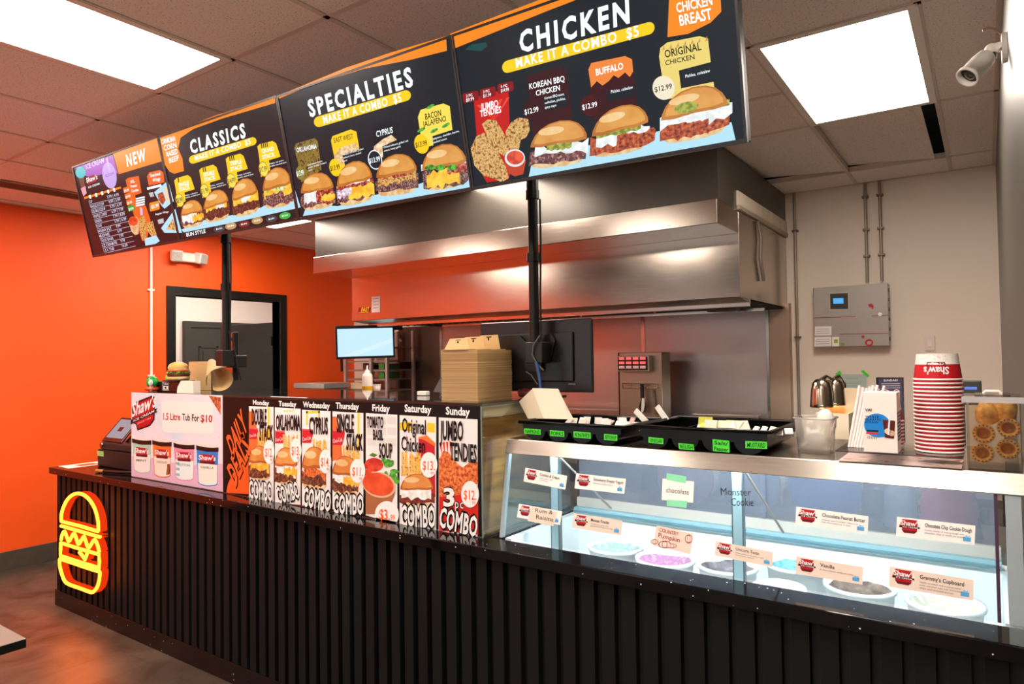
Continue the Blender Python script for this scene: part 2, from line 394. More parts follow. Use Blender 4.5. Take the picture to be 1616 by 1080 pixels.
# door casing, door leaf and the panelled door beyond
b = MB(); c = .085
b.box(XL-.13, XL+.02, D0-c, D0, 0, DZ+c, black); b.box(XL-.13, XL+.02, D1, D1+c, 0, DZ+c, black); b.box(XL-.13, XL+.02, D0, D1, DZ, DZ+c, black)
d1 = struct('door_1', b, bev=.003)
b = MB()
for z in (1.60, 1.66): b.cyl((XL-.09, D0+.0, z), (XL-.09, D0+.012, z), .02, M('2a2a28', .3))
b.box(XL-.12, XL-.06, D0, D0+.008, 1.55, 1.72, M('0c0c0c', .3)); build('strike_plate', b, d1)
dk = M('2b2c29', .42, name='black_door_paint', var=.05)
lf = thing('door_leaf', 'plain black door leaf standing open into the passage behind the burger pole', 'door', (XL-.13, D1-.02, 0))
build('panel', MB().box(XL-1.13, XL-.13, D1-.0, D1+.04, .01, 2.06, dk), lf, bev=.004)
b = MB(); b.cyl((XL-.2, D1-.06, 1.0), (XL-.2, D1, 1.0), .022, M('3a3a3a', .3, 1)); b.cyl((XL-.2, D1-.055, 1.0), (XL-.32, D1-.055, 1.0), .01, M('3a3a3a', .3, 1)); build('handle', b, lf)
for z in (.25, 1.05, 1.85): build('hinge', MB().cyl((XL-.135, D1-.006, z-.05), (XL-.135, D1-.006, z+.05), .008, M('222222', .4, 1)), lf)
X8 = -8.8 + .0; pd = thing('panelled_door', 'dark olive black panelled door in the far wall of the passage', 'door', (X8, 5.4, 0))
b = MB(); dm = M('35352c', .5, name='dark_olive_paint'); y0, y1 = 5.02, 5.92
b.box(X8, X8+.05, y0, y1, 0, 2.1, dm)
for ya, yb in ((y0+.12, y0+.4), (y0+.5, y0+.78)):
    for za, zb in ((.2, .85), (1.0, 1.85)):
        for a in ((ya, yb, za, za+.03), (ya, yb, zb-.03, zb), (ya, ya+.03, za, zb), (yb-.03, yb, za, zb)): b.box(X8+.05, X8+.062, *a, dm)
        b.box(X8+.05, X8+.058, ya+.06, yb-.06, za+.06, zb-.06, dm)
build('panel', b, pd, bev=.004)
b = MB()
for a in ((y0-.08, y0, 0, 2.18), (y1, y1+.08, 0, 2.18), (y0, y1, 2.1, 2.18)): b.box(X8, X8+.07, *a, dm)
build('casing', b, pd); b = MB(); b.blob((X8+.11, y1-.07, 1.0), (.03, .03, .03), M('8a8172', .3, 1)); build('knob', b, pd)
# white conduit on the orange wall, emergency light
t = thing('conduit_pipe', 'thin white conduit running down the orange wall left of the doorway', 'pipe', (XL+.012, 3.285, .9))
pw = M('f1e9e2', .4); b = MB(); b.cyl((XL+.014, 3.285, 0), (XL+.014, 3.285, ZC), .012, pw); build('tube', b, t)
for z in (.7, 1.5, 2.3): build('clamp', MB().box(XL, XL+.02, 3.255, 3.315, z, z+.015, pw), t)
t = thing('emergency_light', 'white twin-head emergency light on the orange wall above the doorway', 'light', (XL+.04, 3.61, 2.58))
ew = M('efe6da', .45); b = MB(); b.box(XL, XL+.07, 3.51, 3.73, 2.60, 2.69, ew); build('housing', b, t, bev=.012)
for y, sg in ((3.50, -1), (3.74, 1)):
    mx = Matrix.Rotation(R(20*sg), 3, 'Z') @ Matrix.Rotation(R(12), 3, 'Y')
    b = MB(); b.obox((XL+.07, y, 2.645), (.09, .11, .11), ew, mx)
    h = build('lamp_head', b, t, bev=.02)
    b = MB(); b.obox(Vector((XL+.07, y, 2.645)) + mx @ Vector((.047, 0, 0)), (.006, .085, .085), M('bdb8b0', .15, var=.3, scale=120), mx); build('lens', b, h, label='clear ribbed lens')
# ------------------------------------------------------------------ service counter and neon sign
ZT = 0.925
def quartz():
    m, t, b = nodes('black_quartz'); tc = t.nodes.new('ShaderNodeTexCoord'); v = t.nodes.new('ShaderNodeTexVoronoi'); v.inputs['Scale'].default_value = 42
    lt = t.nodes.new('ShaderNodeMath'); lt.operation = 'LESS_THAN'; lt.inputs[1].default_value = .10
    sp = t.nodes.new('ShaderNodeSeparateColor'); gt = t.nodes.new('ShaderNodeMath'); gt.operation = 'GREATER_THAN'; gt.inputs[1].default_value = .72
    mu = t.nodes.new('ShaderNodeMath'); mu.operation = 'MULTIPLY'; mx = t.nodes.new('ShaderNodeMix'); mx.data_type = 'RGBA'
    mx.inputs[6].default_value = lin('0e0c0c'); mx.inputs[7].default_value = lin('e8e4dc'); ln = t.links.new
    ln(tc.outputs['Object'], v.inputs['Vector']); ln(v.outputs['Distance'], lt.inputs[0]); ln(v.outputs['Color'], sp.inputs[0]); ln(sp.outputs[0], gt.inputs[0])
    ln(lt.outputs[0], mu.inputs[0]); ln(gt.outputs[0], mu.inputs[1]); ln(mu.outputs[0], mx.inputs[0]); ln(mx.outputs[2], b.inputs['Base Color'])
    b.inputs['Roughness'].default_value = .07; b.inputs['Specular IOR Level'].default_value = .32
    return m
QZ = quartz(); slat = M('151514', .55, spec=.15, name='black_slat', var=.06, scale=6, stretch=(1, 1, .2))
ct = thing('service_counter', 'long black service counter with a vertically slatted front and speckled stone top', 'counter', (-2.6, 2.3, 0))
b = MB(); b.box(-5.247, -1.60, 2.007, 2.78, ZT-.042, ZT, QZ); b.box(-1.60, XR-.003, 2.007, 2.138, ZT-.042, ZT, QZ); build('countertop', b, ct, bev=.004)
b = MB(); b.box(-5.19, XR-.004, 2.062, 2.10, .105, ZT-.045, M('0a0a09', .6)); b.box(-5.19, -5.15, 2.10, 2.74, .0, ZT-.045, M('141412', .5))
n = 70
for i in range(n):
    x = -5.185 + i*.0748; b.box(x, min(x+.047, XR-.006), 2.034, 2.064, .105, ZT-.043, slat)
build('slatted_front', b, ct)
b = MB(); b.box(-5.207, XR-.004, 2.03, 2.10, 0, .105, QZ); b.box(-5.207, -5.19, 2.10, 2.74, 0, .105, QZ); build('plinth', b, ct, bev=.002)
# burger-shaped channel sign
ny = 1.985; K = crop(0, 720, 3)
ns = thing('neon_sign', 'glowing yellow and orange burger shaped sign on the slatted counter front', 'sign', (-4.75, 2.03, .15))
FACE = E('ff6c10', 20.0); SIDE = E('ff3c06', .85)
def letter(name, pts, closed, label=None):
    P = [onY(*K(*p), ny) for p in pts]; N = len(P); h = .0098
    b = MB()
    b.tube([p+Vector((0, 0, 0)) for p in P], h, FACE, 10, closed)
    w = h*.82; left = []; right = []
    for i, p in enumerate(P):
        a = P[(i-1) % N] if closed or i else p; c = P[(i+1) % N] if closed or i < N-1 else p
        t = (c-a).normalized(); nn = Vector((-t.z, 0, t.x)); left.append(p+nn*w); right.append(p-nn*w)
    d = Vector((0, 2.031-ny, 0))
    for i in range(N if closed else N-1):
        j = (i+1) % N
        b.quad(left[i], left[j], left[j]+d, left[i]+d, SIDE); b.quad(right[j], right[i], right[i]+d, right[j]+d, SIDE)
    build(name, b, ns, label)
def arc(pts, k=4):   # Catmull-Rom smoothing of an open list
    out = []; n = len(pts)
    for i in range(n-1):
        p0, p1, p2, p3 = pts[max(i-1, 0)], pts[i], pts[i+1], pts[min(i+2, n-1)]
        for j in range(k):
            t = j/k; out.append(tuple(.5*(2*p1[a]+(p2[a]-p0[a])*t+(2*p0[a]-5*p1[a]+4*p2[a]-p3[a])*t*t+(3*p1[a]-p0[a]-3*p2[a]+p3[a])*t**3) for a in (0, 1)))
    return out+[pts[-1]]
letter('top_bun_tube', arc([(291, 308), (292, 275), (303, 238), (322, 203), (348, 182), (376, 178), (406, 190), (434, 220), (454, 262), (465, 310), (467, 352)])+[(464, 357), (380, 332), (296, 311)], True)
letter('bar_tube', [(290, 331), (380, 357), (473, 384)], False)
letter('lettuce_tube', arc([(290, 397), (296, 370), (306, 357), (316, 380), (326, 404), (338, 385), (350, 366), (362, 390), (372, 418), (386, 398), (398, 381), (408, 408), (420, 435), (434, 415), (448, 396), (462, 420), (471, 455)], 3), False)
letter('patty_tube', [(288, 411), (340, 428), (405, 448), (471, 467), (471, 500), (471, 531), (405, 511), (345, 492), (288, 473), (288, 442)], True)
letter('cheese_tube', [(377, 455), (392, 474), (403, 490), (410, 472), (414, 458)], False)
letter('bottom_bun_tube', [(284, 487), (345, 507), (410, 529), (473, 549)]+arc([(474, 552), (471, 585), (461, 620), (445, 640), (430, 645), (380, 627), (325, 607), (305, 588), (292, 553), (284, 520), (283, 490)], 3), True)
# ------------------------------------------------------------------ menu screens
def board_mw(i):          # i = 0..3; the row leans forward and drops a little to the right
    xb = [-4.362, -3.404, -2.445, -1.485, -.525]
    xt = [-4.348, -3.394, -2.440, -1.487, -.533]
    zb = [2.256, 2.246, 2.233, 2.219, 2.204]; zt = [2.776, 2.762, 2.746, 2.732, 2.718]
    BL = Vector((xb[i], 1.900, zb[i])); BR = Vector((xb[i+1], 1.900, zb[i+1])); TL = Vector((xt[i], 1.783, zt[i]))
    return frame_mw(BL, BR-BL, TL-BL), (BR-BL).length, (TL-BL).length
ORG = E('ff8a1c', 1.05); DARK = E('1a161c', 1); NAVY = E('121c26', 1); WHT = E('f4fdff', 1.25); YEL = E('ffd21c', 1.02); YEL2 = E('ffe45a', 1.0)
ICE = E('b9e8fb', 1); BLK = E('0a0a0c', 1); REDD = E('5a0c18', 1); RED = E('d4201c', 1); MAR = E('2a0d14', 1)
BUN = (mottled(('b4681c', 'c67c2c'), 14, True), mottled(('f0c27c', 'f6d49c'), 14, True), mottled(('d9a868', 'f2d6a4'), 30, True)); _MID[BUN[0]] = mottled(('d8923c', 'e2a24c'), 14, True)
PATTY = mottled(('1c0c0a', '4a2018', '8a4a34'), 150, True, vor=True); BEEF = mottled(('2a1518', '6a4440', 'b08a84'), 200, True, vor=True)
CHE = mottled(('f2b020', 'ffd84a'), 30, True); LET = mottled(('7a9a34', 'c8d86a', 'f0f4d8'), 90, True, vor=True); MAYO = mottled(('dfe8e8', 'ffffff'), 40, True)
BAC = mottled(('5a1414', 'a83428', 'e08a70'), 70, True); ONI = mottled(('e8e0e8', 'b088a8', 'fff8ff'), 90, True, vor=True); GRE = mottled(('1c6a1c', '5ac838'), 60, True)
CRUMB = mottled(('6a3a14', 'c08838', 'e8c078', 'b07028'), 95, True, detail=8); FRY = mottled(('5a1808', 'b04420', 'd87038'), 90, True, detail=8); HOT = mottled(('c83010', 'f05a28'), 40, True)
PICK = mottled(('6a7a1c', 'b8b848'), 70, True); KOR = mottled(('2a0c10', '70343a', 'c08a80'), 140, True, vor=True)
BNAMES = [('menu screen showing the NEW items, leftmost of the overhead row', 'new'), ('menu screen headed CLASSICS, hanging in the overhead row', 'cl'),
          ('menu screen headed SPECIALTIES, hanging in the overhead row', 'sp'), ('menu screen headed CHICKEN, rightmost of the overhead row', 'ch')]
AR = []; BT = []
for i in range(4):
    mw, W, H = board_mw(i); t = thing('menu_screen', BNAMES[i][0], 'screen', mw=mw, group='overhead menu screens'); BT.append(t)
    b = MB(); fr = M('0d0b0c', .35, name='screen_bezel'); q = .009
    loc = lambda mb: mb
    hb = MB()
    hb.box(.003, W-.003, .003, H-.003, -.05, -.006, M('121212', .5)); hb.box(.25, W-.25, .1, H-.1, -.075, -.05, M('101010', .5))
    build('housing', hb, t, local=True, bev=.004)
    b.box(.001, q, .001, H-.001, -.012, .003, fr); b.box(W-q, W-.001, .001, H-.001, -.012, .003, fr); b.box(q, W-q, .001, q*1.4, -.012, .003, fr); b.box(q, W-q, H-q, H-.001, -.012, .003, fr)
    build('bezel', b, t, local=True)
    bg = MB().quad((q, q, 0), (W-q, q, 0), (W-q, H-q, 0), (q, H-q, 0), [MAR, DARK, NAVY, NAVY][i]); build('screen', bg, t, local=True)
    A = Art(mw); A.W, A.H = W, H; AR.append(A)
def uv(A, pts): return [(u*A.W, v*A.H) for u, v in pts]
def tag_badge(A, t, K, a, b, d, mat, lines, tmat, name, bold=.012):
    A.rr(K(*a), K(*b), K(*d), mat, 1, .22)
    n = len(lines)
    for j, s in enumerate(lines):
        v1 = 1-(j+.22)/n*1.0; v0 = v1-.62/n; P = A.aff(K(*a), K(*b), K(*d), [(.12, v0-.04), (.88, v0-.04), (.12, v1-.08)]); A.text(s, *P, tmat, 3, bold)
    A.build(name, t)
def disc(A, t, K, c, rx, ry, rot, mat, s, tmat, rim=None):
    if rim: A.ell(K(*c), rx, ry, rim, 2.2, rot); A.ell(K(*c), rx*.9, ry*.9, mat, 2.6, rot)
    else: A.ell(K(*c), rx, ry, mat, 2.2, rot)
    x, y = K(*c); sl = -.23
    A.text(s, (x-rx*.78, y+4-rx*.78*sl), (x+rx*.78, y+4+rx*.78*sl), (x-rx*.78-1, y-4-rx*.78*sl), tmat, 4, .012); A.build('price_tag', t)
def lines_of(A, t, K, a, b, d, words, mat, name='description_text'):
    n = len(words)
    for j, s in enumerate(words):
        v1 = 1-j/n; v0 = v1-.55/n; e = min(1, len(s)/max(len(x) for x in words)); P = A.aff(K(*a), K(*b), K(*d), [(0, v0), (e, v0), (0, v1)]); A.text(s, *P, mat, 3, .006)
    A.build(name, t)
# --- CHICKEN
A, t, K = AR[3], BT[3], crop(700, 0, 3.367); q = .0095
A.poly([K(35, 180), K(560, -20), K(740, -20), K(690, 5), K(560, 55), K(300, 160), K(48, 262)], ORG, 1); A.build('header_band', t)
A.poly([K(1200, -40), K(1190, 198), K(1300, 180), K(1420, 120), K(1476, 62), K(1470, -60)], ORG, 1)
A.text('CHICKEN', K(1240, 68), K(1430, 25), K(1234, 18), WHT, 3, .02); A.text('BREAST', K(1258, 138), K(1428, 100), K(1250, 82), WHT, 3, .02); A.text('CANADIAN', K(1236, 0), K(1430, -45), K(1230, -40), WHT, 3, .02); A.build('corner_badge', t)
A.text('CHICKEN', K(408, 280), K(990, 118), K(400, 170), WHT, 3, .035, sp=1.3); A.build('title_text', t)
A.rr(K(315, 395), K(1125, 175), K(308, 330), YEL, 1, .5); A.text('MAKE IT A COMBO  $5', K(388, 362), K(1040, 190), K(382, 312), WHT, 3, .016, sp=1.15); A.build('combo_banner', t)
A.poly([K(112, 265), K(200, 272), K(235, 245), K(225, 225), K(150, 235)], E('0e4a48'), 1); A.build('corner_flourish', t)
# jumbo tendies
A.poly([K(160, 520), K(345, 470), K(360, 900), K(345, 955), K(230, 970), K(190, 900)], E('c81a18'), 1)
for k in range(5):
    x = 175+k*40; A.poly([K(270, 640), K(x, 560-k*10), K(x+18, 556-k*10)], E('f04838'), 1.6)
A.text('JUMBO', K(200, 588), K(292, 566), K(198, 552), WHT, 3, .015); A.text('TENDIES', K(196, 622), K(308, 598), K(194, 588), WHT, 3, .015)
for (x, y, s, p) in ((105, 550, '2 PC', '$9.99'), (196, 528, '3 PC', '$11.99'), (290, 500, '5 PC', '$14.99')):
    A.rr(K(x, y), K(x+84, y-18), K(x-4, y-52), E('8a1018'), 1.5, .2); A.text(s, K(x+16, y-32), K(x+50, y-39), K(x+15, y-46), WHT, 3, .01); A.text(p, K(x+16, y-8), K(x+58, y-17), K(x+15, y-26), WHT, 3, .01)
A.build('name_badge', t)
def tender(pts, m=CRUMB, L=2): A.poly([K(*p) for p in pts], m, L)
tender([(205, 660), (235, 635), (280, 640), (310, 690), (340, 745), (350, 800), (320, 830), (280, 800), (240, 740)], L=2.4)
tender([(330, 700), (360, 650), (400, 625), (450, 632), (460, 690), (440, 730), (410, 745), (400, 800), (365, 815), (340, 760)], L=2)
tender([(145, 790), (175, 725), (215, 705), (250, 745), (290, 810), (330, 880), (348, 945), (310, 970), (270, 950), (215, 935), (165, 880)], L=2.8)
A.ell(K(380, 840), 16, 14, E('e8eef0'), 3.2); A.poly([K(325, 860), K(440, 850), K(425, 925), K(380, 938), K(345, 920)], E('c8452c'), 3.0); A.ell(K(382, 838), 13.5, 11, HOT, 3.6); A.build('food_picture', t)
A.poly([K(452, 945), K(470, 860), K(780, 770), K(900, 730), K(1110, 740), K(1130, 700), K(1530, 650), K(1552, 745), K(1088, 830)], ICE, 1); A.build('paper_picture', t)
def item(col, x0, x1, y0, y1, yb): pass
A.poly([K(445, 430), K(450, 400), K(625, 355), K(655, 385), K(690, 660), K(475, 720)], E('3a0a14'), 1); A.text('KOREAN BBQ', K(458, 475), K(645, 432), K(455, 445), WHT, 3, .015); A.text('CHICKEN', K(492, 510), K(620, 480), K(490, 482), WHT, 3, .015); A.build('name_badge', t)
disc(A, t, K, (470, 588), 14, 16, -12, E('3a0a14'), '$12.99', WHT)
A.poly([K(530, 520), K(650, 495), K(662, 560), K(540, 590)], NAVY, 1.8); lines_of(A, t, K, (540, 590), (650, 565), (538, 515), ['Korean BBQ sauce,', 'coleslaw, pickles,', 'spicy mayo'], WHT)
burger_art(A, K(445, 905), K(760, 865), K(468, 660), [(.08, .36, .02, .98, KOR, .05), (.2, .48, .1, 1.0, MAYO, .07), (.1, .3, .1, .9, KOR, .05), (.36, .5, .3, .72, PICK, .02)], BUN, 2, 3, .02); A.build('burger_picture', t)
A.poly([K(770, 370), K(785, 330), K(960, 298), K(1000, 310), K(1030, 590), K(800, 640)], E('3a0a14'), 1)
A.poly([K(770, 370), K(785, 335), K(965, 298), K(1002, 315), K(1008, 380), K(990, 410), K(965, 385), K(930, 415), K(905, 400), K(880, 430), K(845, 455), K(815, 432), K(785, 465)], E('f58a3c'), 2)
A.text('BUFFALO', K(812, 402), K(957, 366), K(808, 368), WHT, 3, .02); A.build('name_badge', t)
disc(A, t, K, (779, 562), 15, 17, -12, E('4a0c14'), '$12.99', WHT)
A.poly([K(865, 490), K(1010, 455), K(1020, 510), K(870, 545)], NAVY, 1.8); lines_of(A, t, K, (892, 510), (1008, 484), (890, 480), ['Pickles, coleslaw'], WHT)
burger_art(A, K(775, 850), K(1090, 790), K(790, 590), [(.08, .42, .0, 1.1, FRY, .05), (.2, .5, .1, 1.0, MAYO, .07), (.14, .38, .45, 1.08, FRY, .04), (.42, .56, .1, .85, PICK, .03)], BUN, 2, 4, .06); A.build('burger_picture', t)
A.poly([K(1145, 300), K(1152, 255), K(1190, 225), K(1360, 192), K(1405, 205), K(1420, 330), K(1250, 375), K(1262, 470), K(1435, 435), K(1440, 475), K(1180, 530), K(1160, 400)], E('f0d878'), 1)
for k in range(7): A.poly([K(1160+38*k, 270-8*k), K(1172+38*k, 240-8*k), K(1176+38*k, 262-8*k)], E('d8a04a'), 1.6)
A.text('ORIGINAL', K(1178, 308), K(1372, 265), K(1172, 268), BLK, 3, .015); A.text('CHICKEN', K(1180, 348), K(1335, 314), K(1177, 322), BLK, 3, .01); A.build('name_badge', t)
disc(A, t, K, (1170, 467), 17.5, 19, -12, E('f6ecd0'), '$12.99', BLK)
lines_of(A, t, K, (1287, 428), (1418, 396), (1285, 398), ['Pickles, coleslaw'], WHT)
burger_art(A, K(1150, 780), K(1520, 700), K(1150, 500), [(.06, .4, .0, 1.0, FRY, .05), (.28, .56, .0, 1.04, MAYO, .08), (.06, .32, .2, .7, FRY, .05), (.5, .62, .1, 1.0, PICK, .02)], BUN, 2, 5, .02)
A.ell(K(1293, 572), 19, 9, PICK, 6.2, -12); A.build('burger_picture', t)
# --- SPECIALTIES
A, t, K = AR[2], BT[2], crop(430, 50, 3.485)
A.poly([K(25, 355), K(400, 200), K(650, 115), K(955, 25), K(960, 105), K(760, 155), K(500, 205), K(200, 300), K(28, 372)], ORG, 1); A.build('header_band', t)
A.text('SPECIALTIES', K(208, 468), K(778, 295), K(190, 380), WHT, 3, .035, sp=1.3); A.build('title_text', t)
A.rr(K(236, 532), K(768, 372), K(222, 475), YEL, 1, .5); A.text('MAKE IT A COMBO  $5', K(284, 508), K(712, 384), K(276, 466), WHT, 3, .016, sp=1.15); A.build('combo_banner', t)
A.poly([K(168, 1015), K(190, 950), K(360, 960), K(560, 900), K(800, 840), K(830, 830), K(1070, 700), K(1090, 860), K(620, 940)], ICE, 1); A.build('paper_picture', t)
A.poly([K(120, 640), K(130, 615), K(235, 585), K(250, 605), K(270, 760), K(160, 830), K(140, 720)], mottled(('4a4418', '8a7a24', '1c1a1c'), 60, True), 1); A.text('OKLAHOMA', K(135, 665), K(245, 642), K(132, 640), WHT, 3, .012); A.build('name_badge', t)
disc(A, t, K, (155, 778), 7, 11, -10, E('8a8434'), '$13.99', WHT)
lines_of(A, t, K, (200, 775), (300, 745), (195, 730), ['fried onions, bacon,', 'pickles, cheddar, mustard', 'sauce'], WHT)
burger_art(A, K(160, 990), K(350, 960), K(148, 790), [(.1, .44, .0, 1.0, BEEF, .06), (.2, .5, .1, .5, MAYO, .06), (.16, .5, .45, .95, BAC, .06), (.2, .36, .6, 1.0, CHE, .04)], BUN, 2, 6); A.build('burger_picture', t)
A.poly([K(322, 600), K(330, 575), K(430, 538), K(462, 550), K(478, 640), K(395, 670), K(400, 760), K(350, 790), K(340, 690)], YEL, 1); A.text('EAST WEST', K(340, 612), K(445, 588), K(337, 585), BLK, 3, .006)
A.poly([K(340, 680), K(370, 640), K(460, 610), K(480, 650), K(400, 670), K(395, 720), K(350, 770)], mottled(('f0e0b8', 'd8a058'), 70, True), 1.6); A.build('name_badge', t)
disc(A, t, K, (347, 748), 9.5, 14, -12, YEL, '$13.99', BLK)
A.poly([K(385, 680), K(500, 640), K(508, 700), K(400, 735)], NAVY, 2); lines_of(A, t, K, (392, 725), (502, 692), (390, 672), ['Pickles, red onion, grilled', 'halloumi, bacon, stacked', 'sauce'], WHT)
burger_art(A, K(360, 970), K(565, 925), K(345, 735), [(.1, .42, .0, .98, BEEF, .05), (.12, .4, .3, 1.0, CHE, .05), (.2, .46, .0, .4, ONI, .06), (.4, .52, .0, 1.0, BAC, .03), (.46, .56, .1, .9, MAYO, .03)], BUN, 2, 7, .02); A.build('burger_picture', t)
A.poly([K(545, 535), K(560, 510), K(660, 487), K(690, 505), K(700, 620), K(560, 680)], E('0c1520'), 1); A.text('CYPRUS', K(573, 580), K(664, 556), K(570, 548), WHT, 3, .015)
A.poly([K(555, 670), K(560, 630), K(610, 590), K(655, 568), K(685, 595), K(605, 632), K(610, 690), K(580, 700)], mottled(('f8ecd0', 'e0a860'), 60, True), 1.8); A.build('name_badge', t)
disc(A, t, K, (565, 705), 11, 15.5, -12, E('12202c'), '$13.99', WHT, WHT)
lines_of(A, t, K, (616, 670), (750, 632), (612, 632), ['Grilled halloumi, grilled red', 'onions, honey garlic'], WHT)
burger_art(A, K(570, 915), K(805, 880), K(565, 690), [(.1, .44, .0, 1.0, BEEF, .05), (.28, .5, .05, .95, CRUMB, .05), (.44, .58, .1, .9, BAC, .04)], BUN, 2, 8, .02); A.build('burger_picture', t)
A.poly([K(800, 470), K(815, 430), K(940, 395), K(975, 410), K(990, 540), K(880, 575), K(885, 625), K(830, 640), K(812, 550)], YEL2, 1); A.text('BACON', K(842, 486), K(930, 462), K(839, 452), BLK, 3, .012); A.text('JALAPENO', K(830, 525), K(957, 492), K(827, 495), BLK, 3, .012)
for (x, y) in ((870, 412), (820, 540), (890, 545), (955, 515)): A.ell(K(x, y), 7, 2.6, GRE, 2.4, -30)
A.build('name_badge', t)
disc(A, t, K, (821, 618), 11.5, 15.5, -12, YEL, '$13.99', BLK)
lines_of(A, t, K, (885, 625), (1030, 580), (882, 585), ['Jalapeno, cheddar, bacon,', 'stacked sauce'], WHT)
burger_art(A, K(828, 885), K(1085, 840), K(812, 640), [(.04, .42, .02, .98, BEEF, .05), (.04, .44, .1, .8, CHE, .08), (.3, .5, .55, 1.0, BAC, .05), (.5, .62, .0, .95, MAYO, .04), (.46, .58, .05, .9, BAC, .03)], BUN, 2, 9)
for x in (868, 925, 992): A.ell(K(x, 748), 8, 4.6, GRE, 6.4, -8)
A.build('burger_picture', t)
# --- CLASSICS
A, t, K = AR[1], BT[1], crop(100, 150, 4)
A.poly([K(608, 268), K(960, 130), K(1335, 10), K(1338, 50), K(1000, 150), K(820, 215), K(740, 270), K(725, 340), K(752, 400), K(762, 480), K(700, 497), K(672, 485), K(640, 440)], ORG, 1); A.build('header_band', t)
for j, s in enumerate(('CANADIAN', 'CORN', 'RAISED', 'BEEF')): A.text(s, K(622+j*16, 312+j*40), K(708+j*8, 290+j*40), K(618+j*16, 280+j*40), WHT, 3, .02)
A.build('corner_badge', t)
A.text('CLASSICS', K(808, 370), K(1155, 265), K(795, 290), WHT, 3, .035, sp=1.3); A.build('title_text', t)
A.rr(K(800, 440), K(1225, 310), K(788, 390), YEL, 1, .5); A.text('MAKE IT A COMBO  $5', K(835, 415), K(1185, 308), K(830, 384), WHT, 3, .016, sp=1.15); A.build('combo_banner', t)
A.poly([K(745, 850), K(890, 790), K(1060, 760), K(1250, 710), K(1460, 590), K(1498, 710), K(1100, 800), K(760, 868)], ICE, 1); A.build('paper_picture', t)
for (x, y, ttl, dx, dy, pr, drops) in ((700, 520, 'SINGLE', 0, 0, '$8.99', 1), (858, 455, 'DOUBLE', 0, 0, '$11.99', 2), (1025, 385, 'TRIPLE', 0, 0, '$14.99', 3), (1225, 305, 'QUAD', 0, 0, '$17.99', 4)):
    k = 1+.12*((x-700)/500)
    A.poly([K(x, y+20), K(x+15, y+5), K(x+85*k, y-15), K(x+105*k, y), K(x+130*k, y+75*k), K(x+65*k, y+95*k), K(x+72*k, y+150*k), K(x+20*k, y+190*k), K(x+12, y+90)], YEL, 1)
    for d in range(drops): A.poly([K(x+22+d*12, y+2-d*3), K(x+28+d*12, y-d*3), K(x+32+d*12, y+32-d*3), K(x+26+d*12, y+32-d*3)], DARK, 2)
    A.text(ttl, K(x+30, y+62), K(x+95*k, y+45), K(x+26, y+38), WHT, 3, .015); A.text('STACK', K(x+34, y+90*k), K(x+100*k, y+72*k), K(x+30, y+68*k), WHT, 3, .015); A.build('name_badge', t)
    disc(A, t, K, (x+35*k, y+145*k), 6.6*k, 11*k, -12, YEL2, pr, BLK, E('a08414'))
    lines_of(A, t, K, (x+72*k, y+140*k), (x+165*k, y+115*k), (x+68*k, y+112*k), ['Pickles, red onion,', 'cheddar, stacked sauce'], WHT)
burger_art(A, K(748, 848), K(892, 815), K(735, 680), [(.1, .5, .0, 1.0, BEEF, .05), (.2, .52, .05, .7, MAYO, .08), (.2, .42, .5, 1.0, CHE, .06)], BUN, 2, 11); A.build('burger_picture', t)
burger_art(A, K(890, 815), K(1055, 775), K(878, 620), [(.1, .5, .0, 1.0, PATTY, .05), (.34, .56, .1, .9, CHE, .06), (.22, .4, .2, .75, PATTY, .04), (.4, .56, .5, .8, MAYO, .05)], BUN, 2, 12, .06); A.build('burger_picture', t)
burger_art(A, K(1075, 780), K(1245, 735), K(1052, 550), [(.08, .5, .0, 1.0, PATTY, .05), (.3, .54, .05, .98, CHE, .07), (.14, .32, .2, .8, PATTY, .04), (.38, .6, .35, .7, MAYO, .06)], BUN, 2, 13, .04); A.build('burger_picture', t)
burger_art(A, K(1265, 725), K(1455, 690), K(1248, 475), [(.06, .45, .0, 1.0, BEEF, .05), (.24, .54, .05, .98, CHE, .07), (.14, .36, .1, .7, BEEF, .04), (.42, .6, .1, .8, LET, .04)], BUN, 2, 14, .06); A.build('burger_picture', t)
A.poly([K(776, 870), K(1500, 712), K(1512, 772), K(780, 905)], E('15161c'), 1); A.poly([K(780, 908), K(1505, 772), K(1505, 778), K(780, 914)], WHT, 1.5)
A.text('BUN STYLE', K(780, 895), K(900, 870), K(776, 872), WHT, 3, .012)
for (x, y, m) in ((985, 845, E('3a4248')), (1058, 828, E('c8a070')), (1142, 815, E('7a2a20')), (1225, 793, E('c89c5c')), (1315, 782, E('3a4248')), (1400, 762, E('38b848'))): A.ell(K(x, y), 9, 5.4, m, 2, -10); A.text('BUN', K(x-18, y+8), K(x+18, y), K(x-19, y-2), WHT, 3, .01)
A.build('bun_style_strip', t)
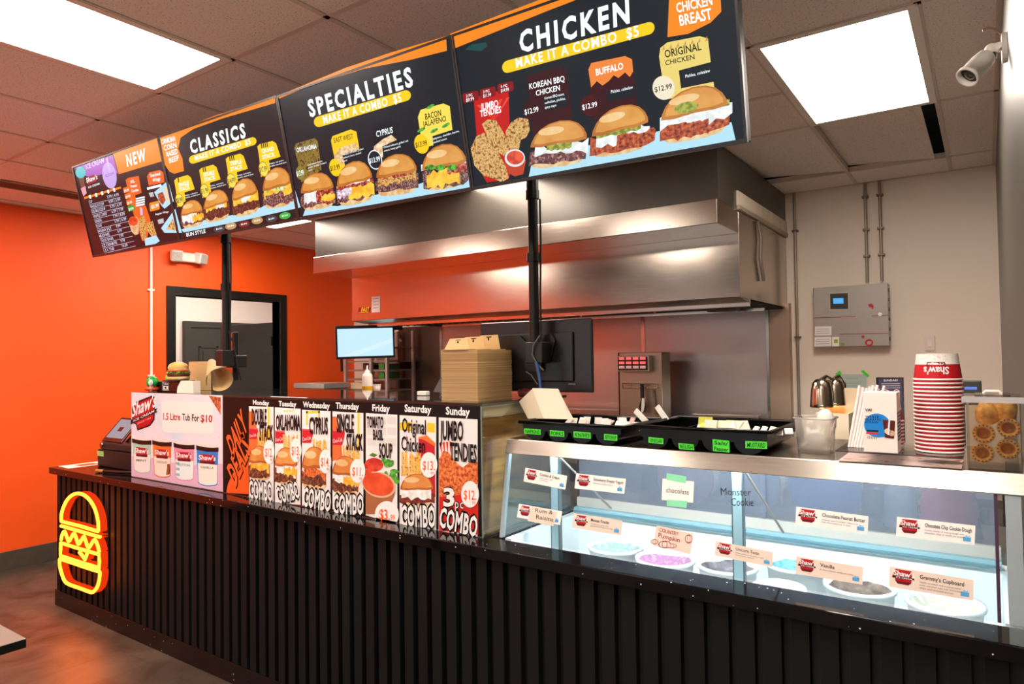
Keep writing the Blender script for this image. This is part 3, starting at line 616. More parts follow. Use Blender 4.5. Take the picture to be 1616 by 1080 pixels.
# --- NEW
A, t, K = AR[0], BT[0], crop(100, 150, 4); K5 = crop(0, 260, 5.387)
A.poly([K(315, 370), K(595, 270), K(634, 415), K(350, 500)], ORG, 1); A.text('NEW', K(405, 452), K(525, 412), K(395, 380), WHT, 3, .03, sp=1.3); A.build('header_band', t)
A.poly([K(75, 460), K(312, 378), K(345, 495), K(250, 500), K(170, 520), K(110, 500)], E('b060c8'), 1); A.text('ICE CREAM', K(145, 470), K(258, 425), K(140, 440), E('f0d8ff'), 3, .012)
A.ell(K(292, 508), 11, 21, E('cfaef0'), 2, -10); A.poly([K(270, 400), K(280, 398), K(300, 480), K(288, 482)], E('d8c0f0'), 2.6); A.text('SCOOPS', K(268, 520), K(325, 500), K(264, 505), E('8a5ab8'), 3, .008); A.build('ice_cream_banner', t)
A.ell(K(110, 490), 8, 9, E('48c8d0'), 2); A.poly([K(95, 520), K(130, 500), K(140, 610), K(125, 625)], E('7a4838'), 1.6); A.poly([K(110, 590), K(140, 575), K(148, 620), K(128, 640)], E('e8a8b0'), 2.2); A.build('ice_cream_picture', t)
A.rr(K(150, 570), K(215, 545), K(145, 522), E('a01828'), 2, .3); A.text("Shaw's", K(148, 555), K(218, 530), K(144, 525), WHT, 3, .01); A.text('ICE CREAM', K(160, 590), K(230, 565), K(158, 578), WHT, 3, .006); A.build('shop_badge', t)
A.poly([K(130, 645), K(362, 578), K(366, 590), K(134, 658)], ORG, 1); 
for k in range(5): A.poly([K(160+k*38, 635-k*11), K(172+k*38, 630-k*11), K(178+k*38, 652-k*11), K(168+k*38, 656-k*11)], WHT, 2)
A.build('divider', t)
rows = [('CUP', '3.99 | 4.99'), ('SINGLE SCOOP', '4.99 | 5.99'), ('DOUBLE SCOOP', '5.99 | 6.99'), ('WAFFLE CONES', '6.99 | 7.99'), ('SUNDAE', '7.99 | 8.99'), ('FLOAT', '5.99 | 6.99'), ('BANANA SPLIT', '9.99'), ('MILKSHAKE', '6.99'), ('THICK SHAKE', '7.99'), ('ICE CREAM PIE', '9.99'), ('1.5 L TUB', '10.00')]
for j, (a, c) in enumerate(rows):
    x = 760+j*12.8; y = 330+j*41.5
    A.text(a, K5(x, y), K5(x+min(1, len(a)/13)*125, y-min(1, len(a)/13)*30), K5(x-7, y-24), E('d8dcf0'), 3, .008)
    A.text(c, K5(x+155, y-42), K5(x+155+len(c)*9, y-42-len(c)*2.2), K5(x+148, y-66), E('d8dcf0'), 3, .008)
    A.poly([K5(x, y+8), K5(x+265, y-56), K5(x+266, y-52), K5(x+1, y+12)], E('b8bcd8'), 1)
A.build('price_list', t)
def kp(*p): return [K5(*q) for q in p]
A.poly(kp((1068, 130), (1090, 112), (1180, 95), (1205, 240), (1150, 260), (1160, 330), (1240, 350), (1280, 470), (1250, 640), (1210, 650), (1130, 400)), E('f06820'), 1)
for j, s in enumerate(('XL', 'Frozen', 'Combo')): A.text(s, K5(1108+j*6, 160+j*38), K5(1150+j*16, 148+j*38), K5(1104+j*6, 136+j*38), WHT, 3, .012)
A.build('name_badge', t)
for j, m in enumerate((E('f07828'), E('f07828'), E('f07828'), E('20a838'))): A.rr(K5(1055+j*13, 245+j*52), K5(1108+j*13, 230+j*52), K5(1046+j*13, 198+j*52), m, 2, .2); A.text('$9.99', K5(1060+j*13, 235+j*52), K5(1100+j*13, 223+j*52), K5(1055+j*13, 215+j*52), WHT, 3, .01)
A.build('price_tag', t)
for j in range(4): A.poly(kp((1155, 285+j*20), (1230, 268+j*20), (1234, 280+j*20), (1158, 297+j*20)), WHT, 2)
A.build('description_text', t)
A.poly(kp((1090, 480), (1110, 450), (1160, 440), (1185, 470), (1180, 590), (1150, 600), (1120, 570)), mottled(('d8a070', 'e8c8a0'), 40, True), 2); A.ell(K5(1135, 480), 7.5, 7.5, HOT, 2.6)
A.poly(kp((1185, 460), (1230, 430), (1250, 520), (1240, 620), (1215, 640), (1190, 560)), CRUMB, 3); A.poly(kp((1255, 490), (1300, 480), (1340, 620), (1300, 620), (1250, 560)), CRUMB, 2.6); A.poly(kp((1230, 630), (1330, 600), (1360, 650), (1300, 690), (1240, 700)), ICE, 2.8); A.poly(kp((1190, 360), (1212, 370), (1215, 430), (1195, 430)), E('d8c8f0'), 2.2); A.build('food_picture', t)
A.poly(kp((1250, 100), (1270, 65), (1360, 45), (1390, 65), (1400, 150), (1265, 180)), E('f06820'), 1); A.text('Stacked', K5(1278, 108), K5(1365, 88), K5(1274, 80), WHT, 3, .012); A.text('Wings', K5(1300, 148), K5(1365, 132), K5(1296, 118), WHT, 3, .012); A.build('name_badge', t)
A.poly(kp((1250, 195), (1370, 165), (1375, 185), (1255, 215)), WHT, 2); A.poly(kp((1265, 240), (1300, 232), (1312, 270), (1280, 276)), E('c8c8d0'), 2); A.build('description_text', t); A.text('Regular Wings', K5(1325, 430), K5(1435, 405), K5(1322, 415), WHT, 3, .01); A.poly(kp((1340, 470), (1390, 455), (1395, 495), (1350, 505)), E('c8c8d0'), 2); A.build('description_text', t)
A.rr(K5(1276, 400), K5(1360, 380), K5(1270, 325), ORG, 2, .15); A.text('$5.99', K5(1290, 375), K5(1352, 358), K5(1286, 345), WHT, 3, .015); A.build('price_tag', t)
A.poly(kp((1310, 235), (1430, 135), (1478, 310), (1400, 375), (1375, 350)), ICE, 1.5); A.poly(kp((1340, 250), (1385, 230), (1410, 300), (1385, 345), (1350, 300)), FRY, 2.2); A.poly(kp((1390, 200), (1430, 190), (1460, 300), (1420, 330)), E('e8dcc0'), 2); A.build('food_picture', t)
A.poly(kp((1370, 540), (1490, 375), (1548, 580), (1400, 580)), ICE, 1.5); A.poly(kp((1415, 550), (1470, 460), (1500, 560)), mottled(('f0c870', '8a4a20'), 60, True), 2.2); A.build('food_picture', t)
# --- posts carrying the screens
pm = M('17120f', .35, .3, name='black_pole')
def pole(x, y, zb, label, yb=1.92):
    t = thing('ceiling_pole', label, 'pole', (x, y, ZC)); b = MB()
    b.cyl((x, y, 2.32), (x, y, ZC), .026, pm, n=20); build('upper_tube', b, t)
    b = MB(); b.cyl((x, y, zb), (x, y, 2.34), .0215, pm, n=20); build('lower_tube', b, t)
    for z in (2.32, 2.05): build('collar', MB().cyl((x, y, z-.018), (x, y, z+.018), .029, pm, n=20), t)
    b = MB(); b.cyl((x, y, ZC-.012), (x, y, ZC-.001), .07, pm, n=24); build('ceiling_plate', b, t)
    b = MB(); b.box(x-.05, x+.05, yb, y-.02, 2.46, 2.50, pm); b.box(x-.22, x+.22, yb-.002, yb+.02, 2.42, 2.54, pm); build('screen_bracket', b, t)
    b = MB(); b.tube([(x+.030, y+.012, 2.3), (x+.031, y+.012, 2.1), (x+.026, y+.01, 1.9), (x+.027, y+.01, zb+.05)], .0045, M('0a0a0a', .5)); build('cable', b, t, label='thin black cable running down the pole')
    return t
PY = 2.44
p1 = pole(-1.583, PY, 1.62, 'black ceiling pole behind the chicken screen that carries the large monitor')
p2 = pole(-3.55, 2.25, 1.63, 'black ceiling pole behind the classics screen near the doorway')
# camera wing and ceiling stubs
# ------------------------------------------------------------------ glass display case and its posters
ZS = 1.446; CX0, CX1, CY0, CY1 = -4.338, -1.622, 2.112, 2.77
cs = thing('display_case', 'long glass sneeze guard case with a dark glass top behind the counter posters', 'case', ((CX0+CX1)/2, 2.4, ZT))
gl = glass('f8fbf7', .55); topm = M('1b211d', .035, name='dark_glass_top', spec=.9)
build('top_panel', MB().box(CX0, CX1, CY0, CY1, ZS-.012, ZS, topm), cs, bev=.002)
build('front_pane', MB().box(CX0, CX1, CY0, CY0+.006, ZT+.001, ZS-.013, gl), cs)
build('side_pane', MB().box(CX1-.006, CX1, CY0+.007, CY1, ZT+.001, ZS-.013, glass('f8fbf7', .22)), cs); build('side_pane', MB().box(CX0, CX0+.006, CY0+.007, CY1, ZT+.001, ZS-.013, gl), cs)
ge = M('7d8a7a', .15, name='glass_edge'); b = MB(); b.box(CX1-.006, CX1+.0005, CY0-.0005, CY0+.004, ZT+.001, ZS-.013, ge); b.box(CX1-.007, CX1+.001, CY0, CY1, ZS-.0135, ZS-.0115, ge); build('edge_strip', b, cs)
b = MB(); sv = steel('a8a196', .3); b.box(CX0, CX1, CY0, CY0+.010, ZT, ZT+.004, sv); b.box(CX1-.01, CX1, CY0, CY1, ZT, ZT+.004, sv); build('base_channel', b, cs)
wd = M('8a5f34', .5, var=.45, scale=3, stretch=(1, 1, 9), name='warm_wood')
b = MB(); b.box(-1.665, -1.640, CY0+.03, CY1-.02, ZT+.002, ZS-.06, M('9a6c3c', .45, var=.4, scale=4, stretch=(1, 1.2, 9), name='wood_reflection')); b.box(-1.665, -1.636, CY0+.03, CY1-.02, ZS-.06, ZS-.014, M('c9b39a', .4)); build('wood_reflection_panel', b, cs)  # added panel: paints the wood and cartons reflected in the side glass
py = CY0-.0015
def P(h, **k): return M(h, .4, spec=.22, **k)
pW = P('f6f2ee'); pK = P('0d0b0b'); pO = P('f4622a'); pR = P('b41420'); pDR = P('6a0e16'); pPk = P('e6b3c6'); pBl = P('c9dae8'); pTx = P('1a1212'); pGr = P('8fc4a8')
pFries = mottled(('e0922c', 'f6c860', 'c87418'), 70); pBun = mottled(('b0561a', 'c4682a'), 12); _MID[pBun] = mottled(('d4803a', 'e29a50'), 12); pBunh = mottled(('eeb878', 'f4cc98'), 12); pBunl = mottled(('e0b070', 'f2d8b0'), 24)
pPat = mottled(('2a1410', '6a3420', 'a86040'), 120, vor=True); pChe = mottled(('f0a020', 'fac850'), 30); pMay = mottled(('e8e4d8', 'ffffff'), 40); pFry = mottled(('a03010', 'e06a2c', 'f09a50'), 80, detail=8); pSoup = mottled(('d83c14', 'ee5a2a'), 12)
BUNP = (pBun, pBunh, pBunl)
# ice cream poster
K = crop(180, 600, 5.143)
x0, x1, zt = -4.338, -3.365, 1.444
mw = frame_mw((x0, py, ZT+.005), (1, 0, 0), (0, 0, 1))
t = thing('poster', 'pink and pale blue ice cream poster with four tubs, left on the glass case', 'poster', mw=mw)
W, H = x1-x0, zt-ZT-.005
m, tt, bb = nodes('pastel_print'); tc = tt.nodes.new('ShaderNodeTexCoord'); nz = tt.nodes.new('ShaderNodeTexNoise'); nz.inputs['Scale'].default_value = 2.2; nz.inputs['Detail'].default_value = 1
rp = tt.nodes.new('ShaderNodeValToRGB'); rp.color_ramp.elements[0].position = .38; rp.color_ramp.elements[1].position = .62; rp.color_ramp.elements[0].color = lin('f2dfe4'); rp.color_ramp.elements[1].color = lin('c6dbec')
tt.links.new(tc.outputs['Object'], nz.inputs['Vector']); tt.links.new(nz.outputs['Fac'], rp.inputs[0]); tt.links.new(rp.outputs[0], bb.inputs['Base Color']); bb.inputs['Roughness'].default_value = .35
build('sheet', MB().box(0, W, 0, H, -.001, .0005, m), t, local=True)
A = Art(mw, .0005)
A.poly([(0.002, .002), (W-.002, .002), (W-.002, .15), (.6, .11), (.3, .13), (.002, .12)], P('e2b4cc'), 1.6, px=False)
r = random.Random(4)
for k in range(60):
    u, v, a = r.uniform(.03, W-.03), r.uniform(.02, H-.02), r.uniform(0, 180); A.ell((u, v), .006, .0015, P(r.choice(['e88aa8', '9ac8d8', 'e8a060', 'b898d0', 'f0f0f0'])), 2.2, a, px=False, n=8)
A.build('sprinkle_print', t)
A.rr(K(395, 425), K(812, 440), K(385, 165), P('f4e8e2'), 2.6, .14); A.text('1.5 Litre', K(402, 322), K(540, 326), K(402, 268), pR, 4, .02); A.text('Tub For', K(555, 326), K(692, 336), K(555, 272), pTx, 4, .02); A.text('$10', K(705, 340), K(800, 344), K(705, 282), pR, 4, .02); A.build('offer_text', t)
def badge(A, K, a, b, d, L=3, script=True):   # white script word on a red shield with a dark ribbon
    A.poly(A.aff(K(*a), K(*b), K(*d), [(.25, .0), (.75, .04), (.93, .2), (.95, .9), (.85, 1.0), (.2, .93), (.03, .8), (.05, .3), (.2, .2)]), pTx, L)
    A.poly(A.aff(K(*a), K(*b), K(*d), [(.28, .05), (.73, .09), (.88, .24), (.9, .86), (.82, .94), (.22, .87), (.08, .76), (.1, .33), (.24, .22)]), pR, L+.5)
    A.poly(A.aff(K(*a), K(*b), K(*d), [(-.02, .25), (1.04, .42), (1.0, .48), (1.05, .55), (0, .40)]), pTx, L+1)
    A.text("Shaw's", *A.aff(K(*a), K(*b), K(*d), [(.02, .48), (.98, .62), (.08, .9)]), pW, L+1.6, .02)
    A.text('ICE CREAM', *A.aff(K(*a), K(*b), K(*d), [(.1, .31), (.92, .45), (.1, .38)]), pW, L+1.6, .012); A.text('SINCE 1948', *A.aff(K(*a), K(*b), K(*d), [(.25, .19), (.78, .27), (.25, .24)]), P('f0b0b0'), L+1.6, .006)
badge(A, K, (140, 425), (345, 370), (140, 170)); A.build('shop_badge', t)
A.poly([K(770, 128), K(868, 140), K(868, 285)], mottled(('8a2c18', 'd87a4a'), 50), 2); A.build('cone_picture', t)
for (xa, xb, y0_, y1_, body, band, nm) in ((148, 305, 468, 750, 'a8ccb8', 'f0e4e0', 'mint'), (312, 470, 482, 785, 'e8742c', 'f4e0d0', 'choc'), (485, 655, 505, 812, 'e28aa4', 'e8f0ee', 'straw'), (668, 850, 525, 855, '2f7fd0', 'f2ebe0', 'van')):
    h = y1_-y0_
    A.poly([K(xa+4, y0_+40), K(xb-4, y0_+55), K(xb-8, y1_-10), K(xb-22, y1_+2), K((xa+xb)/2+26, y1_+8), K((xa+xb)/2, y1_+8), K((xa+xb)/2-30, y1_+2), K(xa+30, y1_-8), K(xa+16, y1_-22)], P(body), 3)
    A.poly([K(xa+14, y0_+h*.45), K(xb-8, y0_+h*.5), K(xb-12, y1_-16), K(xb-26, y1_-5), K((xa+xb)/2+16, y1_), K((xa+xb)/2-16, y1_-2), K(xa+34, y1_-14), K(xa+20, y1_-28)], P(band), 3.5)
    A.poly([K(xa, y0_+5), K(xb, y0_+22), K(xb, y0_+58), K((xa+xb)/2, y0_+58), K(xa+2, y0_+40)], pTx, 4); A.ell(K((xa+xb)/2, y0_+8), (xb-xa)/2/5.143, 2.6, P('e8dcd6'), 4.5, 6)
    A.rr(K(xa+30, y0_+130), K(xb-30, y0_+140), K(xa+30, y0_+75), pR, 5, .2); A.text("Shaw's", K(xa+22, y0_+120), K(xb-22, y0_+130), K(xa+24, y0_+82), pW, 6, .02); A.rr(K(xa+34, y0_+150), K(xb-30, y0_+158), K(xa+34, y0_+132), pDR, 5.2, .3)
    A.text({'mint': 'MINT', 'choc': 'CHOCOLATE', 'straw': 'COTTON', 'van': 'VANILLA'}[nm], K(xa+36, y0_+190), K(xb-36, y0_+198), K(xa+36, y0_+172), P('6a7a72'), 6, .01)
    if nm == 'choc': A.poly([K(xb-34, y0_+200), K(xb-12, y0_+200), K(xb-12, y1_-20), K(xb-44, y1_-12)], mottled(('5a2810', 'a8602c'), 60), 5)
    if nm == 'straw':
        for j in range(3): A.poly([K(xa+18, y0_+160+j*45), K(xa+50, y0_+164+j*45), K(xa+50, y0_+185+j*45), K(xa+20, y0_+180+j*45)], P('8cc4cc'), 5)
    A.build('tub_picture', t)
# daily deals poster
K = crop(340, 610, 3.673); x0, x1 = -3.362, -1.6265
mw = frame_mw((x0, py, ZT+.005), (1, 0, 0), (0, 0, 1)); W = x1-x0; H = ZS-.012-ZT-.005
t = thing('poster', 'black daily deals poster with seven weekday burger panels on the glass case', 'poster', mw=mw)
build('sheet', MB().box(0, W, 0, H, -.001, .0005, pK), t, local=True); A = Art(mw, .0005)
A.poly([K(66, 600), K(75, 560), K(130, 450), K(192, 380), K(200, 520), K(196, 625), K(66, 618)], pO, 1.2); A.poly([K(150, 500), K(192, 380), K(197, 625), K(66, 618), K(66, 600)], P('ee5c22'), 1.6)
def outline(s, a, b, d, m, mo, L, bold=.02, o=.07, sp=1.22):
    A.text(s, a, b, d, mo, L, bold+o, sp=sp); A.text(s, a, b, d, m, L+.6, bold, sp=sp)
outline('DAILY', K(101, 412), K(189, 240), K(64, 300), pO, pK, 3, .035, .05, 1.1); outline('DEALS', K(116, 585), K(206, 372), K(68, 474), pO, pK, 3, .035, .05, 1.1); A.build('daily_deals_panel', t)
days = [('Monday', 195, 338, 115, 120, 660, 668, 218, 312, 105), ('Tuesday', 345, 494, 122, 130, 672, 688, 367, 470, 113), ('Wednesday', 502, 668, 135, 145, 690, 712, 508, 664, 120), ('Thursday', 679, 858, 145, 155, 712, 740, 698, 833, 128),
        ('Friday', 872, 1055, 155, 165, 748, 800, 910, 1012, 142), ('Saturday', 1068, 1280, 167, 178, 808, 835, 1097, 1252, 146), ('Sunday', 1295, 1520, 180, 192, 838, 872, 1336, 1476, 162)]
def combo(K_, a, b, d): outline('COMBO', K(*a), K(*b), K(*d), pW, pK, 8, .03, .075, 1.06)
def price(c, rx, ry, s, mat=pO): A.ell(K(*c), rx, ry, P('f8f4f0'), 7); A.text(s, K(c[0]-rx*2.6, c[1]+ry*1.4), K(c[0]+rx*2.6, c[1]+ry*1.55), K(c[0]-rx*2.6, c[1]-ry*1.2), mat, 8, .01); A.text('99', K(c[0]+rx*.8, c[1]+ry*2.8), K(c[0]+rx*2.2, c[1]+ry*2.9), K(c[0]+rx*.8, c[1]+ry*1.9), mat, 8, .004)
def cup(x, y, s):
    A.poly([K(x, y), K(x+s*.95, y+4), K(x+s, y+s*.4), K(x+s*.8, y+s*1.3), K(x, y+s*1.3)], P('cf2630'), 3); A.poly([K(x, y), K(x+s*.95, y+4), K(x+s*.95, y+12), K(x, y+8)], P('e86a60'), 3.4)
    A.text('Coca-Cola', K(x+2, y+s*1.12), K(x+s*.8, y+s*.98), K(x+2, y+s*.78), pW, 4, .0)
def fries(x, y, w, h, n=7, seed=0):
    r = random.Random(seed)
    for k in range(n):
        xx = x+w*k/n; dx = r.uniform(-8, 8); A.poly([K(xx, y), K(xx+w/n*.9, y), K(xx+w/n*.9+dx, y-h*r.uniform(.7, 1)), K(xx+dx, y-h*r.uniform(.75, 1))], pFries, 3.2+.1*(k % 3))
for i, (nm, xa, xb, ya, yb, yc, yd, ta, tb_, tz) in enumerate(days):
    A.text(nm, K(ta, tz), K(tb_, tz+(tb_-ta)*.06), K(ta, tz-(26+3*i)), pW, 2, .03)
    A.poly([K(xa, ya), K(xb, yb), K(xb, yd), K(xa, yc)], P('f2eae6'), 1.2)
    w = xb-xa
    if nm == 'Friday':
        for k in range(9): A.poly([K(xa+8+(k % 3)*58, ya+20+(k//3)*62), K(xa+60+(k % 3)*58, ya+24+(k//3)*62), K(xa+60+(k % 3)*58, ya+68+(k//3)*62), K(xa+8+(k % 3)*58, ya+64+(k//3)*62)], P('e2dcd8'), 1.6)
        A.ell(K(xa+48, 455), 15, 11, mottled(('c02018', 'e84a30'), 30), 3); A.poly([K(xa+20, 400), K(xa+40, 385), K(xa+70, 398), K(xa+50, 410)], P('5a7a2a'), 3.4)
        r = random.Random(2)
        for k in range(12): A.ell(K(xa+105+r.uniform(0, 70), 430+r.uniform(0, 120)), r.uniform(5, 9), r.uniform(3, 6), mottled(('2a7a20', '6ac040'), 60), 3+.1*k, r.uniform(0, 180), n=12)
        A.poly([K(xa+2, 520), K(xa+172, 610), K(xa+150, 680), K(xa+60, 740), K(xa+2, 740)], P('b06a44'), 4.4); A.ell(K(xa+78, 570), 27, 20, P('e0b898'), 4.8, 18); A.ell(K(xa+74, 568), 25, 17.5, pSoup, 5.2, 18); A.poly([K(xa, 480), K(xa+40, 490), K(xa+10, 570), K(xa, 600)], pSoup, 5.4)
        for s, x_, x2_, z_, d_ in (('TOMATO', 8, 104, 238, 64), ('BASIL', 44, 104, 308, 58), ('SOUP', 78, 156, 412, 82)): A.text(s, K(xa+x_, z_), K(xa+x2_, z_+4), K(xa+x_, z_-d_), pTx, 6, .03)
        A.ell(K(xa+125, 742), 19, 21, P('f8f4f0'), 7); A.poly([K(xa+58, 760), K(xa+182, 785), K(xa+182, 800), K(xa+58, 775)], P('f8f4f0'), 7); A.text('$3.', K(xa+82, 770), K(xa+142, 776), K(xa+82, 710), pO, 8, .02); A.text('99', K(xa+146, 772), K(xa+172, 775), K(xa+146, 742), pO, 8, .01)
    elif nm == 'Saturday':
        A.poly([K(xa+2, 210), K(xa+70, 205), K(xa+70, 260), K(xa+2, 255)], P('f6c830'), 1.8); A.poly([K(xa+160, 212), K(xa+205, 215), K(xa+205, 268), K(xa+160, 264)], P('f6c830'), 1.8)
        A.poly([K(xa+110, 300), K(xa+205, 330), K(xa+208, 640), K(xa+150, 640), K(xa+110, 500)], P('cf2630'), 2.2); A.poly([K(xa+105, 295), K(xa+160, 285), K(xa+208, 330), K(xa+208, 350), K(xa+150, 315)], P('f07a30'), 2.6)
        fries(xa+10, 520, 120, 150, 8, 5); burger_art(A, K(xa+2, 690), K(xa+205, 690), K(xa+2, 505), [(.05, .35, .0, 1.0, mottled(('5a1410', 'a03a28'), 50, detail=6), .05), (.2, .6, .05, .9, pMay, .06), (.5, .62, .12, .55, mottled(('6a5a20', 'a8984a'), 40), .02)], BUNP, 4, 21)
        A.text('Original', K(xa+16, 262), K(xa+154, 278), K(xa+16, 182), pTx, 6, .02); A.text('Chicken', K(xa+12, 368), K(xa+150, 385), K(xa+12, 288), pTx, 6, .02)
        price((xa+172, 455), 13.5, 20, '$13.'); combo(K, (xa+12, 808), (xa+212, 815), (xa+10, 690))
    elif nm == 'Sunday':
        A.poly([K(xa+2, 640), K(xa+100, 560), K(xa+228, 600), K(xa+230, 860), K(xa+2, 836)], P('d62a20'), 2)
        for k in range(4): A.poly([K(xa+20+k*16, 400), K(xa+2+k*20, 330-k*4), K(xa+16+k*20, 322)], P('e04020'), 2.2)
        A.poly([K(xa+2, 420), K(xa+30, 370), K(xa+60, 385), K(xa+100, 440), K(xa+140, 470), K(xa+180, 440), K(xa+225, 440), K(xa+228, 560), K(xa+160, 620), K(xa+60, 640), K(xa+2, 640)], pFry, 3)
        A.text('JUMBO', K(xa+8, 308), K(xa+144, 314), K(xa+8, 200), pTx, 6, .03); A.text('TENDIES', K(xa+66, 425), K(xa+222, 442), K(xa+66, 325), pTx, 6, .03)
        outline('3', K(xa+30, 692), K(xa+95, 692), K(xa+30, 590), pW, pK, 8, .03, .05); outline('pc', K(xa+98, 705), K(xa+145, 708), K(xa+98, 650), pW, pK, 8, .0, .05)
        price((xa+184, 625), 14, 21, '$12.'); combo(K, (xa+4, 810), (xa+222, 872), (xa+14, 700))
    else:
        d = {'Monday': (('DOUBLE', 18, 104, 220, 88), ('STACK', 62, 142, 312, 88), '$12.', (0, 0)), 'Tuesday': (('OKLAHOMA', 8, 150, 250, 84), None, '$13.', 0), 'Wednesday': (('CYPRUS', 44, 152, 272, 92), None, '$14.', 0), 'Thursday': (('SINGLE', 26, 126, 262, 100), ('STACK', 82, 178, 366, 90), '$11.', 0)}[nm]
        if nm in ('Monday', 'Thursday'): A.poly([K(xa, ya+30), K(xa+22, ya+30), K(xa+44, ya+120), K(xa+60, ya+270), K(xa, ya+290)], P('f2703c'), 1.6); A.poly([K(xb-34, ya+8), K(xb-22, ya+8), K(xb-22, ya+190), K(xb-34, ya+190)], P('f6d040'), 1.6)
        if nm == 'Wednesday':
            for q_ in ((24, 8, 104, 22), (24, 8, 34, 90), (94, 8, 104, 90)): A.poly([K(xa+q_[0], ya+q_[1]), K(xa+q_[2], ya+q_[1]), K(xa+q_[2], ya+q_[3]), K(xa+q_[0], ya+q_[3])], P('f6d040'), 1.6)
        if nm == 'Tuesday':
            for k in range(4): A.poly([K(xa+56+k*16, ya+12), K(xa+64+k*16, ya+26), K(xa+50+k*16, ya+26)], P('f6d040'), 1.6)
        cup(xa+2, [238, 255, 245, 250][i], 52+6*i); fries(xa+w*.35, 345+i*28, w*.55, 100, 8, i)
        yb0 = [535, 560, 590, 618][i]; yt0 = [340, 350, 345, 400][i]
        lay = [(.06, .42, .0, .92, pPat, .05), (.2, .5, .1, .9, [pChe, pMay, pFry, pMay][i], .08), (.08, .3, .1, .8, pPat, .05)]
        if i in (1, 3): lay.append((.22, .44, .4, .95, pChe, .06))
        burger_art(A, K(xa-2, yb0+4), K(xa+w*.92, yb0+8), K(xa-2, yt0), lay, BUNP, 4, 31+i, -.06 if i == 3 else 0)
        for q_ in d[:2]:
            if q_: A.text(q_[0], K(xa+q_[1], q_[3]), K(xa+q_[2], q_[3]+4), K(xa+q_[1], q_[3]-q_[4]), pTx, 6, .035)
        price((xa+w*.83, [380, 370, 435, 490][i]), [8.6, 9, 9.5, 12][i], 19, d[2])
        c = [((6, 645), (142, 666), (2, 546)), ((24, 680), (152, 642), (6, 590)), ((8, 690), (168, 725), (14, 585)), ((8, 735), (184, 740), (8, 628))][i]
        combo(K, *[(xa+p[0], p[1]) for p in c])
    A.build('weekday_panel', t, nm+' panel of the daily deals poster')
# ------------------------------------------------------------------ ice cream dipping freezer set into the counter
SS = steel('cfc6ba', .22, .15, (1, 40, 40), name='brushed_steel_ledge'); ALU = M('b7c2c4', .3, .8, name='aluminium'); white = M('f3f5f4', .35, name='white_liner')
FX0, FX1, ZL = -1.572, 0.070, 1.302
fz = thing('ice_cream_freezer', 'glass fronted ice cream freezer with a steel ledge at the right of the counter', 'freezer', (-.75, 2.45, 0))
b = MB(); b.prism([(FX0, y, z) for y, z in ((2.214, ZL), (2.196, 1.246), (2.214, 1.246), (2.228, 1.285), (2.79, 1.285), (2.79, ZL))], (FX1-FX0, 0, 0), SS); build('steel_ledge', b, fz, bev=.003)
GB, GT = Vector((0, 2.152, ZT+.002)), Vector((0, 2.2065, 1.244)); gd = GT-GB
g2 = glass('f2f8fa', .5)
b = MB(); nrm = Vector((0, -gd.z, gd.y)).normalized()
b.prism([Vector((FX0+.012, GB.y, GB.z)), Vector((FX1-.03, GB.y, GB.z)), Vector((FX1-.03, GT.y, GT.z)), Vector((FX0+.012, GT.y, GT.z))], -nrm*.006, g2); build('front_glass', b, fz)
b = MB(); b.prism([(FX0+.004, 2.16, ZT+.002), (FX0+.004, 2.76, ZT+.002), (FX0+.004, 2.76, 1.247), (FX0+.004, 2.22, 1.247)], (.006, 0, 0), g2); build('side_glass', b, fz)
def post(name, x0, x1, mat, d=.02, label=None):
    b = MB(); b.prism([(x0, GB.y-.002, GB.z), (x1, GB.y-.002, GB.z), (x1, GT.y-.002, GT.z), (x0, GT.y-.002, GT.z)], (0, d, 0), mat); build(name, b, fz, label)
post('corner_post', FX0+.001, FX0+.014, ALU); post('end_post', .028, .062, ALU, .03); post('end_post', .004, .012, M('3c1d34', .4), .03)
for x0, y in ((-1.400, 2.26), (-.700, 2.26)):
    b = MB(); b.box(x0, x0+.030, y, y+.02, .80, 1.247, M('b9d6dc', .25, .3)); b.box(x0-.004, x0, y, y+.022, .80, 1.247, M('3a4448', .4)); b.box(x0+.03, x0+.034, y, y+.022, .80, 1.247, M('3a4448', .4)); build('mullion', b, fz)
b = MB(); w_ = .03   # body and liner
b.box(FX0, FX1, 2.14, 2.155, .1, ZT-.05, M('2a2a2a', .5)); b.box(FX0, FX1, 2.155, 2.19, .1, .905, white); b.box(FX0, FX1, 2.72, 2.78, .1, .915, white); b.box(FX0, FX0+w_, 2.19, 2.72, .1, .915, white); b.box(FX1-.05, FX1, 2.19, 2.72, .1, .915, white); b.box(FX0+w_, FX1-.05, 2.19, 2.72, .1, .74, white)
build('liner', b, fz)
b = MB(); b.box(FX0+.02, FX1-.05, 2.70, 2.728, .915, .945, M('9fc3cb', .25, .35)); b.box(FX0+.02, FX1-.05, 2.69, 2.70, .925, .932, M('5a7a84', .3)); b.box(FX0+.02, FX1-.05, 2.728, 2.75, .945, .985, M('b9aca0', .4)); build('rear_rail', b, fz)
gr = glass('dfe3ea', .6, haze=.16, hazecol='cfd0dc')
for x0, x1, y in ((FX0+.03, -.72, 2.735), (-.74, FX1-.06, 2.745)):
    build('rear_sliding_door', MB().box(x0, x1, y, y+.005, .985, 1.247, gr), fz)
for pts in (((-1.36, 2.25, 1.245), (-1.24, 2.45, 1.02)), ((-.655, 2.25, 1.245), (-.60, 2.5, 1.0))):
    b = MB(); b.tube(pts, .0045, M('8a8078', .35, .6)); build('gas_strut', b, fz)
build('light_tube', MB().cyl((FX0+.06, 2.245, 1.266), (FX1-.08, 2.245, 1.266), .011, E('eaf8ff', 125)), fz)
K = crop(780, 690, 3.848)
gmw = frame_mw((FX0, GB.y, GB.z), (1, 0, 0), gd); off = nrm*.0012
